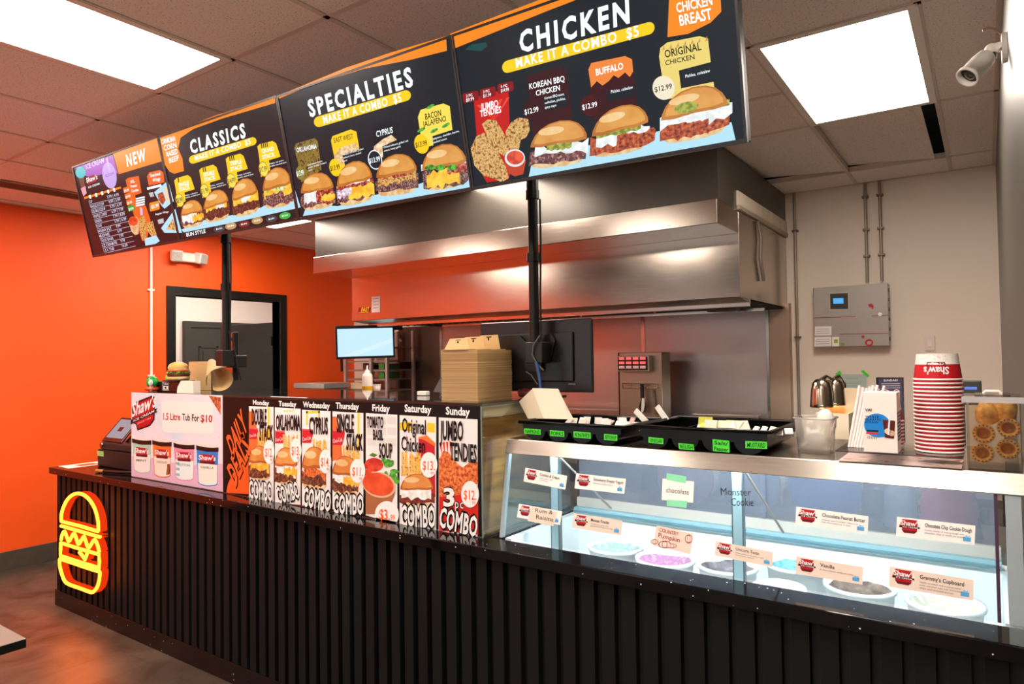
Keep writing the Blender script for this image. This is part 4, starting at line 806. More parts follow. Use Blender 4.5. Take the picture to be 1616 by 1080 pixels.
def gmat(o): m = gmw.copy(); m.translation = o; return m
ink = P('2a2022')
def wr(A, s, a, b, d, mat=None, L=4, bold=.0): A.text(s, a, b, d, mat or ink, L, bold)
A = Art(gmat(gmw.translation+off), .0004)
wr(A, 'Monster', K(1378, 352), K(1560, 358), K(1376, 308)); wr(A, 'Cookie', K(1440, 418), K(1575, 420), K(1440, 370)); A.build('handwriting', fz, 'black handwriting reading Monster Cookie on the glass')
cardm = P('f0dccb'); cardw = P('fbf6f0')
def card(K, bl, br, tl, label, title=None, body=(), hand=None, mat=None, tape=None):
    A0 = Art(gmw); o = A0.px(K(*bl)); o3 = gmw @ Vector((o[0], o[1], 0)) + off
    mw = gmat(o3); t = thing('flavour_card', label, 'card', mw=mw, group='flavour cards on the freezer glass'); A = Art(mw, .0005)
    A.rr(K(*bl), K(*br), K(*tl), mat or (cardw if 'white' in label else cardm), 1, .03); A.build('card_sheet', t)
    a, b, d = K(*bl), K(*br), K(*tl); F = lambda pts: A.aff(a, b, d, pts)
    if title:
        A.poly(F([(.07, .35), (.26, .35), (.27, .5), (.3, .55), (.27, .62), (.26, .92), (.07, .92), (.04, .6), (.03, .5), (.07, .48)]), pR, 2); A.poly(F([(.04, .48), (.3, .5), (.29, .6), (.04, .58)]), pTx, 2.5); A.poly(F([(.1, .22), (.23, .22), (.27, .36), (.07, .36)]), pDR, 2.2)
        A.text("Shaw's", *F([(.05, .62), (.3, .6), (.05, .86)]), pW, 3.2, .02); A.text('ICE CREAM', *F([(.08, .5), (.27, .5), (.08, .57)]), pW, 3.2, .01); A.build('shop_badge', t)
        e = min(.96, .36+len(title)*.031); A.text(title, *F([(.36, .64), (e, .62), (.36, .84)]), P('3a2a26'), 3, .012)
        for j, s in enumerate(body): A.text(s, *F([(.36, .44-.14*j), (.36+.5*min(1, len(s)/30), .43-.14*j), (.36, .53-.14*j)]), P('7a6a62'), 3, .0)
        A.build('flavour_text', t)
        A.rr(*F([(.85, .14), (.95, .14), (.85, .36)]), P('5aa6dc'), 2, .1); A.poly(F([(.87, .38), (.89, .46), (.91, .40), (.94, .46), (.93, .38)]), P('7ab8e4'), 2); A.build('blue_mark', t)
    return A, t, F
A, t, F = card(K, (178, 270), (432, 320), (190, 186), 'white flavour card reading Cookies & Cream at the top left of the freezer glass', 'Cookies & Cream', ('Vanilla with cookie', 'crumb pieces'))
A, t, F = card(K, (488, 312), (790, 346), (498, 220), 'white flavour card reading Strawberry Frozen Yogurt on the freezer glass', 'Strawberry Frozen Yogurt', ('Strawberry frozen yogurt',))
A, t, F = card(K, (137, 488), (400, 535), (150, 405), 'white flavour card with a handwritten Rum & Raisins slip over it', 'R', ())
A.poly(F([(.26, -.12), (.86, -.16), (.9, .9), (.3, .98)]), P('efdcc8'), 3.6); A.text('Rum &', *F([(.4, .62), (.8, .66), (.4, .9)]), ink, 5, .0); A.text('Raisins', *F([(.44, .16), (.84, .16), (.44, .46)]), ink, 5, .0); A.build('handwritten_slip', t)
A, t, F = card(K, (474, 552), (770, 598), (484, 462), 'cream flavour card reading Moose Tracks low on the freezer glass', 'Moose Tracks', ('Vanilla ice cream with', 'peanut butter cups and fudge'))
A, t, F = card(K, (1016, 382), (1208, 400), (1022, 252), 'square white card handwritten chocolate, held by two strips of green tape')
A.text('chocolate', *F([(.14, .38), (.86, .36), (.14, .62)]), ink, 4, -.006); A.build('flavour_text', t)
A.poly(F([(.12, .96), (.74, .88), (.76, 1.2), (.13, 1.27)]), P('8fe4b4'), 3); A.build('tape_strip', t, 'green tape above the card'); A.poly(F([(.18, -.26), (.8, -.26), (.82, .06), (.17, .04)]), P('8fe4b4'), 3); A.build('tape_strip', t, 'green tape below the card')
A, t, F = card(K, (965, 660), (1190, 712), (985, 535), 'cream card handwritten Country Pumpkin in red with small drawn pumpkins')
rd = P('a83a34'); A.text('COUNTRY', *F([(.1, .74), (.62, .72), (.1, .92)]), rd, 4, .006); A.text('Pumpkin', *F([(.1, .46), (.68, .44), (.1, .68)]), rd, 4, .004); A.build('flavour_text', t)
for cx, cy, rx, ry in ((.3, .18, 10, 6), (.5, .2, 7, 3.5), (.02, .2, 6, 4), (.9, .7, 6, 7)):
    c = F([(cx, cy)])[0]; A.ell(c, rx, ry, rd, 3); A.ell(c, rx*.85, ry*.82, cardm, 3.4); A.ell(c, rx*.45, ry*.9, rd, 3.8); A.ell(c, rx*.36, ry*.75, cardm, 4.2)
A.build('pumpkin_drawing', t)
K = crop(1120, 720, 3.258)
A, t, F = card(K, (26, 512), (322, 572), (30, 435), 'cream flavour card reading Unicorn Taste below the middle post of the freezer', 'Unicorn Taste', ('Bright swirled ice cream with', 'sweet berry ribbons'))
A, t, F = card(K, (440, 605), (785, 662), (445, 515), 'cream flavour card reading Vanilla low on the freezer glass', 'Vanilla', ('A classic French vanilla ice cream',))
A, t, F = card(K, (440, 352), (812, 402), (445, 260), 'white flavour card reading Chocolate Peanut Butter on the freezer glass', 'Chocolate Peanut Butter', ('Smooth peanut butter ribbons in', 'rich chocolate ice cream'))
A, t, F = card(K, (958, 412), (1362, 458), (962, 312), 'white flavour card reading Chocolate Chip Cookie Dough in front of the red bag', 'Chocolate Chip Cookie Dough', ('Cookie chunks of creamy dough with', 'chocolate chips in vanilla ice cream'))
A, t, F = card(K, (922, 672), (1355, 745), (925, 566), "cream flavour card reading Grammy's Cupboard at the lower right of the freezer glass", "Grammy's Cupboard", ('Vanilla ice cream with a peanut butter', 'swirl, caramel cups and chocolate', 'chips and toasted pieces'))
# tubs in the well
tubc = M('f4f6f6', .4)
def tub(x, y, r, cols, label, h=.125):
    t = thing('ice_cream_tub', label, 'tub', (x, y, .741)); b = MB()
    b.lathe([(r*.86, 0), (r*.96, h), (r, h), (r, h-.008), (r*1.02, h-.008), (r*1.02, h+.004), (r*.93, h+.004), (r*.90, h-.03)], (x, y, .741), tubc, 32); build('carton', b, t)
    b = MB(); rnd = random.Random(int(x*100)); ring = []; n = 26; N = 6
    vs = [(x, y, .741+h-.045)]
    for j in range(1, N+1):
        for i in range(n):
            a = 2*math.pi*i/n; rr = r*.905*j/N; vs.append((x+rr*math.cos(a), y+rr*math.sin(a), .741+h-.04+(.03*(j/N)**3)+rnd.uniform(-.006, .006)))
    fs = [(0, 1+i, 1+(i+1) % n) for i in range(n)] + [(1+(j-1)*n+i, 1+j*n+i, 1+j*n+(i+1) % n, 1+(j-1)*n+(i+1) % n) for j in range(1, N) for i in range(n)]
    b.add(vs, fs, mottled(cols, 28, detail=5), True); build('ice_cream', b, t)
tub(-1.235, 2.47, .108, ('b4c4b8', '98aca0', 'c8d4cc'), 'ice cream tub of pale mint cream, nearest the left end of the freezer')
tub(-1.005, 2.42, .108, ('b880a4', 'a06a8c', 'cc9cba'), 'ice cream tub of mauve pink ice cream below the chocolate card')
tub(-.785, 2.46, .104, ('4a4048', '6a6064', '8a8288'), 'ice cream tub of dark grey brown ice cream left of the middle post')
tub(-.572, 2.315, .080, ('c4acd4', 'b096c4', 'd8c4e4'), 'ice cream tub of pale lilac ice cream at the front, right of the middle post')
tub(-.585, 2.60, .100, ('6aa8c8', '8cc4dc', '4a90b8'), 'ice cream tub of bright blue ice cream behind the Unicorn Taste card')
tub(-.36, 2.47, .106, ('4a3830', '6e5a50', '8a7468'), 'ice cream tub of brown chocolate ice cream between the two right cards')
tub(-.125, 2.44, .104, ('e0d8c8', 'c8bca8', 'ece4d8'), "ice cream tub of white ice cream behind the Grammy's Cupboard card")
b = MB(); r = random.Random(8)
# goods kept on the shelf behind the freezer, seen through its rear doors
sh = thing('back_shelf', 'steel work shelf behind the freezer, seen through its rear doors', 'shelf', (-.75, 3.0, .9))
build('top', MB().box(-1.55, .06, 2.82, 3.22, .93, .95, steel('8a8480', .3)), sh); b = MB()
for x in (-1.5, .01): 
    for y in (2.84, 3.16): build('leg', MB().box(x, x+.04, y, y+.04, 0, .93, ALU), sh)
def lidtub(x, r, col, lab):
    t = thing('storage_tub', lab, 'tub', (x, 2.99, .95)); b = MB(); c = Vector((x, 2.93, .95+r))
    b.lathe([(0, 0), (r*.93, 0), (r*.95, .004), (r, .004), (r, .02), (0, .02)], c, M(col, .4), 32, (0, 1, 0)); build('lid', b, t)
    b = MB(); b.lathe([(r*.94, .02), (r*.88, .16), (0, .16)], c, M('d8d4d0', .5), 32, (0, 1, 0)); build('body', b, t)
lidtub(-1.12, .128, '8a5a70', 'tub lying on its side with a plum lid, behind the freezer glass at the left'); lidtub(-.84, .128, '6a6a74', 'tub lying on its side with a grey lid, behind the middle post of the freezer'); lidtub(-.545, .135, '3c568c', 'blue lidded tub lying on its side behind the freezer glass above the peanut butter card')
def bag(name, x, y, z, sx, sy, sz, mat, label, seed, cat='bag', tie=True):
    t = thing(name, label, cat, (x, y, z)); b = MB(); rnd = random.Random(seed); n, m = 18, 10; vs = []
    for j in range(m+1):
        v = j/m; w = (1-.15*v if v < .6 else max(.12, 1-(v-.45)*1.7)) if tie else 1-.25*v
        for i in range(n):
            a = 2*math.pi*i/n; k = w*(1+rnd.uniform(-.09, .09)); vs.append((x+sx*k*math.cos(a), y+sy*k*math.sin(a), z+sz*v+rnd.uniform(0, .006)))
    fs = [(j*n+i, j*n+(i+1) % n, (j+1)*n+(i+1) % n, (j+1)*n+i) for j in range(m) for i in range(n)]+[tuple(range(n))[::-1], tuple(range(m*n, m*n+n))]
    b.add(vs, fs, mat, True); build('body', b, t)
    if tie: build('neck_tie', MB().lathe([(sx*.2, 0), (sx*.26, .008), (sx*.2, .016)], (x, y, z+sz*.86), M('d8d8d4', .5), 12), t)
    return t
clearbag = glass('e8ecf0', 1.0, haze=.35, hazecol='e0e0e4', rough=.08)
bag('plastic_bag', -.29, 3.02, .95, .06, .05, .26, clearbag, 'crumpled clear plastic bag behind the freezer glass left of the red bag', 3)
t = bag('plastic_bag', -.13, 2.96, .95, .10, .07, .23, M('c83a48', .25, trans=.0, coat=.6, name='red_film'), 'shiny red plastic bag piled behind the freezer glass at the right', 6, tie=False)
bag('plastic_bag', -.385, 3.11, .95, .055, .045, .25, glass('b8b8bc', 1.0, haze=.3, hazecol='8a8a90', rough=.1), 'grey plastic bag behind the freezer glass next to the blue lidded tub', 5)
# ------------------------------------------------------------------ things on the steel ledge
blk = M('080808', .22, name='glossy_black_plastic', spec=.25); tape = P('52dc3c', name='green_tape')
def cutlery_tray(x0, x1, y0, y1, zr, label, tags, ink_):
    t = thing('condiment_tray', label, 'tray', ((x0+x1)/2, (y0+y1)/2, ZL), group='black four-bin trays on the freezer ledge')
    zb = ZL+.001; W = x1-x0; n = 4; m_ = .018; bw = (W-2*m_)/n
    def prof(ins, zt):
        P_ = []
        for k in range(n):
            c = x0+m_+bw*(k+.5); r = bw*.44-ins; cz = zb+bw*.44*.8
            for a in range(13): th = math.pi+math.pi*a/12; P_.append((c+r*math.cos(th), max(zb+ins, cz+r*.8*math.sin(th))))
        return P_
    zt = zr-.006; A_ = prof(0, zt); poly = [(x0+.012, zt)]+[(x0+.014, zb+.04)]+A_+[(x1-.014, zb+.04), (x1-.012, zt)]
    b = MB()
    b.prism([(x, y0, z) for x, z in poly], (0, .004, 0), blk); b.prism([(x, y1-.004, z) for x, z in poly], (0, .004, 0), blk)
    o = [(x, y0+.004, z) for x, z in poly]; q = [(x, y1-.004, z) for x, z in poly]; N = len(poly)
    b.add(o+q, [(i, i+1, N+i+1, N+i) for i in range(N-1)], blk)
    for k in range(1, n): c = x0+m_+bw*k; b.box(c-.004, c+.004, y0+.004, y1-.004, zb+.042, zt-.012, blk)
    build('bins', b, t)
    b = MB(); b.tube([(x0, y0-.006, zr-.004), (x1, y0-.006, zr-.004), (x1, y1+.006, zr-.004), (x0, y1+.006, zr-.004)], .0065, blk, 10, True)
    for a in ((x0, x1, y0-.006, y0+.008), (x0, x1, y1-.008, y1+.006)): b.box(*a, zr-.009, zr-.002, blk)
    for a in ((x0, x0+.016), (x1-.016, x1)): b.box(*a, y0, y1, zr-.009, zr-.002, blk)
    build('rim', b, t)
    mw = frame_mw((x0, y0-.0012, zb), (1, 0, 0), (0, 0, 1)); A = Art(mw, .0004)
    for (a, bb, d, lines) in tags:
        A.rr(a, bb, d, tape, 1, .04)
        for j, s in enumerate(lines):
            L = len(lines); v0 = 1-(j+1)/L+.16/L; v1 = 1-j/L-.2/L
            A.text(s, *A.aff(a, bb, d, [(.08, v0), (.92, v0), (.1, v1)]), P('12240e'), 3, .006)
        A.build('tape_label', t, 'green tape label reading '+' '.join(lines))
    return t
K = crop(800, 440, 3.513)
q = lambda x, y, w, h, s: (K(x, y+h), K(x+w, y+h+w*.06), K(x, y))
TX = [-1.510, -1.064, -1.018, -.560]
tr1 = cutlery_tray(TX[0], TX[1], 2.216, 2.56, 1.375, 'black four-bin tray of napkins and cutlery at the left end of the freezer ledge', [(K(96, 860), K(188, 866), K(95, 830), ('NAPKINS',)), (K(239, 872), K(318, 878), K(238, 840), ('FORKS',)), (K(370, 880), K(466, 888), K(369, 846), ('KNIVES',)), (K(538, 894), K(612, 900), K(538, 860), ('KETCHUP',))], None)
tr2 = cutlery_tray(TX[2], TX[3], 2.217, 2.60, 1.381, 'black four-bin tray of sauce packets in the middle of the freezer ledge', [(K(785, 910), K(867, 918), K(785, 878), ('VINEGAR',)), (K(955, 945), K(1040, 952), K(950, 912), ('RELISH',)), (K(1142, 956), K(1235, 965), K(1140, 890), ('Salt/', 'Pepper')), (K(1322, 940), K(1442, 945), K(1322, 900), ('MUSTARD',))], None)
rnd = random.Random(3)
def packet(x, y, z, w, h, mat, label, group, rot=None):
    mx = (rot or Matrix.Rotation(rnd.uniform(-.7, .7), 3, 'Z') @ Matrix.Rotation(R(rnd.uniform(25, 75)), 3, 'X'))
    b = MB(); b.obox((x, y, z), (w, h, .004), mat, mx); b.obox(Vector((x, y, z))+mx @ Vector((0, h/2-.003, 0)), (w, .006, .002), pW, mx)
    return build('packet', b, label=label, cat='packet', group=group)
pkw = M('f4efe6', .4); pkr = M('f0c8be', .4); pky = M('d8d44a', .4); pkc = M('f2ead4', .4)
for k in range(16):
    packet(-1.36+.018*k+rnd.uniform(-.006, .006), 2.30+rnd.uniform(0, .14), 1.360+rnd.uniform(-.004, .006), .028, .042, [pkw, pkr, pkw][k % 3], 'small white and pink paper packet heaped in the left black tray', 'paper packets in the left tray')
for x, y, z, a in ((-1.10, 2.44, 1.39, 50), (-1.04, 2.50, 1.40, 40)):
    packet(x, y, z, .022, .07, pkw, 'white packet sticking up between the two black trays', 'white packets between the trays', Matrix.Rotation(R(-a), 3, 'Y') @ Matrix.Rotation(R(80), 3, 'X'))
for k in range(7): packet(-.84+.016*k, 2.33+rnd.uniform(0, .1), 1.373+rnd.uniform(-.006, .012), .05, .03, [pky, pkc][k % 2], 'yellow and cream relish packet heaped in the right black tray', 'yellow packets in the right tray')
for k in range(2): packet(-.705+.022*k, 2.33, 1.384, .045, .035, pkc, 'cream salt packet upright in the right black tray', 'cream packets in the right tray')
for k in range(5): packet(-.645+.026*k, 2.30+rnd.uniform(0, .08), 1.368, .025, .03, pkw, 'small white packet near the right end of the right black tray', 'white packets in the right tray')
# clear tub of lids and gloves
frost = glass('f0efec', 1.0, haze=.30, hazecol='f4efe8', rough=.15)
t = thing('plastic_container', 'frosted square plastic container holding white scoops beside the right black tray', 'container', (-.455, 2.38, ZL))
def rrect(cx, cy, w, d, r, k=4):
    P_ = []
    for sx, sy, a0 in ((1, 1, 0), (-1, 1, 90), (-1, -1, 180), (1, -1, 270)):
        for i in range(k+1): a = R(a0+90*i/k); P_.append((cx+sx*(w/2-r)+r*math.cos(a), cy+sy*(d/2-r)+r*math.sin(a)))
    return P_
def shell(secs, mat, close=True):   # stacked loops [(loop, z)]
    b = MB(); n = len(secs[0][0]); vs = [(x, y, z) for lp, z in secs for x, y in lp]
    fs = [(j*n+i, j*n+(i+1) % n, (j+1)*n+(i+1) % n, (j+1)*n+i) for j in range(len(secs)-1) for i in range(n)]
    if close: fs.append(tuple(range(n))[::-1])
    return b.add(vs, fs, mat, True)
cx, cy = -.465, 2.39
build('body', shell([(rrect(cx, cy, .098, .098, .018), ZL+.001), (rrect(cx, cy, .106, .106, .02), ZL+.075), (rrect(cx, cy, .112, .112, .02), ZL+.08), (rrect(cx, cy, .116, .116, .02), ZL+.112)], frost), t)
b = MB(); b.tube([(x, y, ZL+.112) for x, y in rrect(cx, cy, .12, .12, .02)], .003, frost, 8, True); build('rim', b, t)
wsc = M('f2ece2', .35, name='white_plastic')
for k, (dx, dy, a) in enumerate(((.02, .0, 18), (-.015, .015, -30), (.0, -.02, 40))):
    u = thing('scoop', 'white plastic scoop standing in the frosted container', 'scoop', (cx+dx, cy+dy, ZL+.02), group='white scoops in the frosted container')
    b = MB(); b.blob((cx+dx+.01, cy+dy, ZL+(.11 if k == 0 else .04)), (.026, .02, .03), wsc); build('bowl', b, u)
    b = MB(); b.tube([(cx+dx+.01, cy+dy, ZL+(.1 if k == 0 else .03)), (cx+dx-.02, cy+dy, ZL+.06), (cx-dx-.025, cy-dy, ZL+(.012 if k == 0 else .10))], .006, wsc); build('handle', b, u)
# acrylic riser with a printed sheet, straws, straw box, cups
acr = glass('f8f4f2', .9)
t = thing('acrylic_riser', 'low clear acrylic stand with a red and white printed sheet under the cups and straws', 'stand', (-.22, 2.30, ZL))
build('plate', MB().box(-.375, -.06, 2.195, 2.43, ZL+.030, ZL+.034, acr), t); b = MB()
build('leg', MB().box(-.375, -.06, 2.195, 2.199, ZL+.001, ZL+.030, acr), t); build('leg', MB().box(-.375, -.06, 2.426, 2.43, ZL+.001, ZL+.030, acr), t)
A = Art(frame_mw((-.37, 2.20, ZL+.003), (1, 0, 0), (0, 1, 0)), .0004); A.poly([(0, 0), (.305, 0), (.305, .225), (0, .225)], P('fbeae4'), 1, px=False)
for k in range(9):
    A.ell((.02+.034*k, .05+.06*(k % 3)), .014, .006, P('e0523e'), 2, 30*k, px=False)
A.build('printed_sheet', t)
ZR = ZL+.034
pap = M('f1e8e4', .6, name='straw_paper', var=.05, scale=40)
for k in range(14):
    bx, by = -.352+.0075*(k % 7)+.003*(k//7), 2.285+.012*(k//7)+.002*(k % 3); a = R(12+rnd.uniform(-3, 4)); L = .185+rnd.uniform(-.01, .012)
    top = (bx+L*math.sin(a), by+.012+rnd.uniform(-.006, .006), ZR+L*math.cos(a))
    b = MB(); b.tube([(bx, by, ZR+.001), ((bx+top[0])/2, (by+top[1])/2, (ZR+top[2])/2), top], .0036, pap, 8)
    build('paper_straw', b, label='white paper wrapped straw leaning in the bundle beside the straw box', cat='straw', group='wrapped straws beside the straw box')
# straw box
t = thing('straw_box', 'white carton of plastic straws with a blue circle printed on the front', 'box', (-.245, 2.22, ZR)); ang = R(-4)
K = crop(1240, 560, 5.4)
x0, x1, y0, y1, zb, zt = -.298, -.213, 2.190, 2.285, ZL+.0365, ZL+.206
build('carton', MB().box(x0, x1, y0, y1, zb, zt, M('f2e9e0', .5, name='white_card')), t)
A = Art(frame_mw((x0, y0-.0006, zb), (1, 0, 0), (0, 0, 1)), .0003)
wv, hv = x1-x0, zt-zb; U = lambda pts: [(u*wv, v*hv) for u, v in pts]
A.ell((.42*wv, .45*hv), .034, .034, P('1f86d6'), 1, px=False); A.poly(U([(.4, .26), (.66, .26), (.66, .44), (.4, .44)]), P('1f86d6'), 1.2, px=False)
def ut(s, u0, u1, v0, v1, m=None): A.text(s, *U([(u0, v0), (u1, v0), (u0, v1)]), m or pTx, 3, .02, px=False)
ut('VAI', .06, .26, .685, .73); ut('WHITE', .06, .48, .575, .61, P('10305a')); ut('PLASTIC', .06, .54, .53, .565, P('10305a')); ut('STRAW', .06, .46, .485, .52, P('10305a'))
A.poly(U([(.1, .34), (.45, .34), (.45, .37), (.1, .37)]), P('18202a'), 2, px=False); A.poly(U([(.08, .30), (.44, .30), (.44, .33), (.08, .33)]), P('d02a2a'), 2, px=False)
A.poly(U([(.58, .55), (.95, .54), (.9, .24), (.64, .25)]), P('5a1c10'), 2, px=False); A.ell((.72*wv, .36*hv), .008, .008, P('e8c8a8'), 2.6, px=False); A.ell((.84*wv, .33*hv), .008, .008, P('d8a888'), 2.6, px=False)
A.poly(U([(.78, .68), (.83, .68), (.76, .30), (.71, .30)]), P('e8eef4'), 3, px=False)
for k in range(6): A.poly(U([(.12+.05*k, .22), (.14+.05*k, .22), (.14+.05*k, .27), (.12+.05*k, .27)]), P('8a8078'), 2, px=False)
A.build('front_print', t)
A = Art(frame_mw((x1+.0006, y0, zb), (0, 1, 0), (0, 0, 1)), .0003)
for k in range(9): v = .2+.055*k; A.poly([(.004, v*hv), (.09, v*hv), (.09, (v+.03)*hv), (.004, (v+.03)*hv)], P('2c3c86'), 1, px=False)
A.build('side_print', t)
# nested paper cups
cupw = M('f3ebe4', .5, name='cup_paper'); cupr = P('bc1a24', name='cup_red'); cupd = P('7a1018')
def cup_mesh(c, r0, r1, h, detail=True):    # inverted: wide rolled rim at the bottom
    b = MB(); c = Vector(c)
    b.lathe([(r1, .003), (r1*.995, .0055)], c, cupw, 28)
    b.lathe([(r1*.995, .0055), (r0+(r1-r0)*.40, h*.60)], c, cupr, 28); b.lathe([(r0+(r1-r0)*.40, h*.60), (r0, h)], c, cupw, 28)
    b.lathe([(r0, h), (r0*.93, h), (r0*.93, h-.006), (0, h-.006)], c, cupw, 28)
    return b
CUPG = 'inverted cups in the tall stack'
cx, cy = -.120, 2.315; r1, r0, hh, st = .0605, .0515, .075, .01135; N = 19
def cup_at(cx, cy, z, label, group, r1=r1, r0=r0, hh=hh, full=False, rot=0):
    t = thing('paper_cup', label, 'cup', (cx, cy, z), group=group); build('wall', cup_mesh((cx, cy, z), r0, r1, hh), t)
    b = MB(); b.lathe([(r1-.001, .0), (r1+.0022, .001), (r1+.0022, .0042), (r1-.001, .0052)], (cx, cy, z), M('f7f0ea', .35), 28); build('rolled_rim', b, t)
    return t
for k in range(N):
    top = k == N-1
    t = cup_at(cx, cy, ZR+.001+st*k, 'top cup of the tall inverted stack, its red band and upside-down lettering showing' if top else 'red and white paper cup nested upside down in the tall stack', None if top else CUPG)
    if top:   # lettering follows the wall of the cone, upside down
        z0 = ZR+.001+st*k; d0 = math.atan2(-cy, -cx); bb = MB()
        def wrap(poly, m, o):
            pts = []
            for u, v in poly: rr = r0+(r1-r0)*(1-v/hh)+.0006*o; a = d0-.05+u/rr; pts.append((cx+rr*math.cos(a), cy+rr*math.sin(a), z0+v))
            return pts
        def wtext(s, u0, u1, v0, v1, m, o, bold=.0):
            vs, fs = text_mesh(s, bold); xs = [v[0] for v in vs]; a, c = min(xs), max(xs)
            bb.add(wrap([(u1-(x-a)/(c-a)*(u1-u0), v1-y/CAPH*(v1-v0)) for x, y in vs], m, o), fs, m)
        L_ = [(-.03+.06*i/10, .010) for i in range(11)]+[(.03-.06*i/10, .052) for i in range(11)]
        bb.add(wrap([(-.025+.05*i/10, .040) for i in range(11)]+[(.022-.044*i/10, .052) for i in range(11)], cupd, 1), [tuple(range(22))], cupd)
        wtext('ICE CREAM', -.02, .02, .044, .050, pW, 2, .01); wtext("Shaw's", -.032, .032, .018, .038, pW, 2, .025)
        for i in range(40):
            u, v = random.Random(i).uniform(-.06, .06), random.Random(i+99).uniform(.058, .073); bb.add(wrap([(u, v), (u+.002, v), (u+.002, v+.001), (u, v+.001)], pR, 1), [(0, 1, 2, 3)], P('c86a6a'))
        build('shop_lettering', bb, t)
for k in range(8): cup_at(-.262, 2.392, ZR+.001+.0105*k, 'red and white paper cup nested upside down in the short stack behind the straw box' if k < 7 else 'top cup of the short inverted stack behind the straw box', 'inverted cups in the short stack' if k < 7 else None, r1=.046, r0=.039, hh=.062)
# cone box
cl = glass('f6f3ee', .8)
cx0, cx1, cy0, cy1 = -.052, .068, 2.222, 2.42
t = thing('cone_container', 'clear plastic container full of ice cream cones at the right end of the ledge', 'container', (.01, 2.32, ZL))
b = MB(); q = .003; zt = ZL+.190
for a in ((cx0, cx1, cy0, cy0+q), (cx0, cx1, cy1-q, cy1), (cx0, cx0+q, cy0+q, cy1-q), (cx1-q, cx1, cy0+q, cy1-q)): b.box(*a, ZL+.001, zt, cl)
b.box(cx0+q, cx1-q, cy0+q, cy1-q, ZL+.001, ZL+.004, cl); build('body', b, t)
b = MB(); b.box(cx0-.008, cx1+.006, cy0-.008, cy1+.006, zt+.001, zt+.007, cl); b.box(cx0+.02, cx1-.02, cy0+.03, cy1-.03, zt+.007, zt+.011, cl); b.box(cx0-.009, cx1+.007, cy0-.009, cy0-.005, zt-.008, zt+.008, glass('e4e0da', 1., haze=.4)); build('lid', b, t)
b = MB(); b.tube([(cx0+.04, cy0+.1, zt+.011), (cx0+.045, cy0+.1, zt+.018), (cx1-.045, cy0+.1, zt+.018), (cx1-.04, cy0+.1, zt+.011)], .004, M('e8e4de', .3)); build('lid_handle', b, t)
wf = mottled(('d89440', 'eeb45c', 'f8cc7c'), 60); wfd = M('8a4a1c', .7)
def cone(c, axis, label, r=.0265, group=None):
    t = thing('ice_cream_cone', label, 'cone', c, group=group); ax = Vector(axis).normalized(); c = Vector(c)
    b = MB(); b.lathe([(r*.55, -.095), (r*.62, -.05), (r*.72, -.03), (r*.95, -.02), (r, -.004), (r*.97, 0), (r*.62, 0), (r*.55, -.02), (r*.4, -.06), (0, -.06)], c, wf, 26, ax); build('wafer', b, t)
    z = ax; x = z.orthogonal().normalized(); y = z.cross(x); b = MB()
    for k in range(16):
        a = 2*math.pi*k/16; p = c+ax*.0006+(x*math.cos(a)+y*math.sin(a))*r*.83; b.obox(p, (.0036, .0036, .001), wfd, Matrix((x*math.cos(a)+y*math.sin(a), -x*math.sin(a)+y*math.cos(a), z)).transposed())
    build('rim_ribs', b, t)
AX = (-.03, -1, .08)
for (x, z, lab) in ((-.018, .045, 'ice cream cone at the bottom left of the clear container'), (.038, .060, 'ice cream cone low on the right of the clear container'), (-.014, .098, 'ice cream cone in the middle of the left side of the clear container'), (.041, .115, 'ice cream cone at the upper right of the clear container')):
    cone((x, cy0+.012, ZL+z), AX, lab)
for (x, y, z, ax, lab) in ((-.006, cy0+.05, .150, (-.2, .5, .1), 'upturned ice cream cone on top of the left pile in the clear container'), (.036, cy0+.06, .160, (.3, .6, .1), 'upturned ice cream cone at the top right of the clear container')):
    t = thing('ice_cream_cone', lab, 'cone', (x, y, ZL+z)); b = MB(); b.lathe([(.0265, -.02), (.0265, .012), (.020, .02), (.016, .03), (0, .032)], (x, y, ZL+z), wf, 24, Vector((ax[0]*.3, -.5, .8))); build('wafer', b, t)
# ------------------------------------------------------------------ things on the glass case and at the till end
zt = ZS+.0005
# stack of takeout cartons
kr, _t, _b = nodes('kraft_edges'); _oi = _t.nodes.new('ShaderNodeObjectInfo'); _rp = _t.nodes.new('ShaderNodeValToRGB')
_rp.color_ramp.elements[0].color = lin('b28b58'); _rp.color_ramp.elements[1].color = lin('d0aa76'); _b.inputs['Roughness'].default_value = .7
_t.links.new(_oi.outputs['Random'], _rp.inputs[0]); _t.links.new(_rp.outputs[0], _b.inputs['Base Color']); krl = M('cfa468', .6, name='kraft_board')
sx0, sx1, sy0, sy1 = -1.925, -1.728, 2.228, 2.475
NB, hb = 46, .0046
proto = None
for k in range(NB):
    z = zt+.0003+hb*k; j = random.Random(k)
    mw = Matrix.Translation(((sx0+sx1)/2+j.uniform(-.0012, .0012), (sy0+sy1)/2+j.uniform(-.0012, .0012), z))
    lab = 'flattened brown takeout carton in the tall stack on the glass case'
    if proto is None:
        b = MB(); w_, d_ = (sx1-sx0)/2, (sy1-sy0)/2
        b.box(-w_, w_, -d_, d_, 0, .0034, kr); b.box(-w_+.003, w_-.003, -d_+.003, d_-.003, .0034, .0043, M('8a6438', .7))
        proto = build('takeout_carton', b, label=lab, cat='carton', group='takeout cartons in the stack', local=False, origin=Vector((0, 0, 0)))
        proto.matrix_world = mw; WM[proto] = mw
    else:
        o = proto.copy(); COL.objects.link(o); o.matrix_world = mw
zs = zt+hb*NB+.0006
crm = M('e6c184', .6, name='pale_kraft'); slot = P('3a2410')
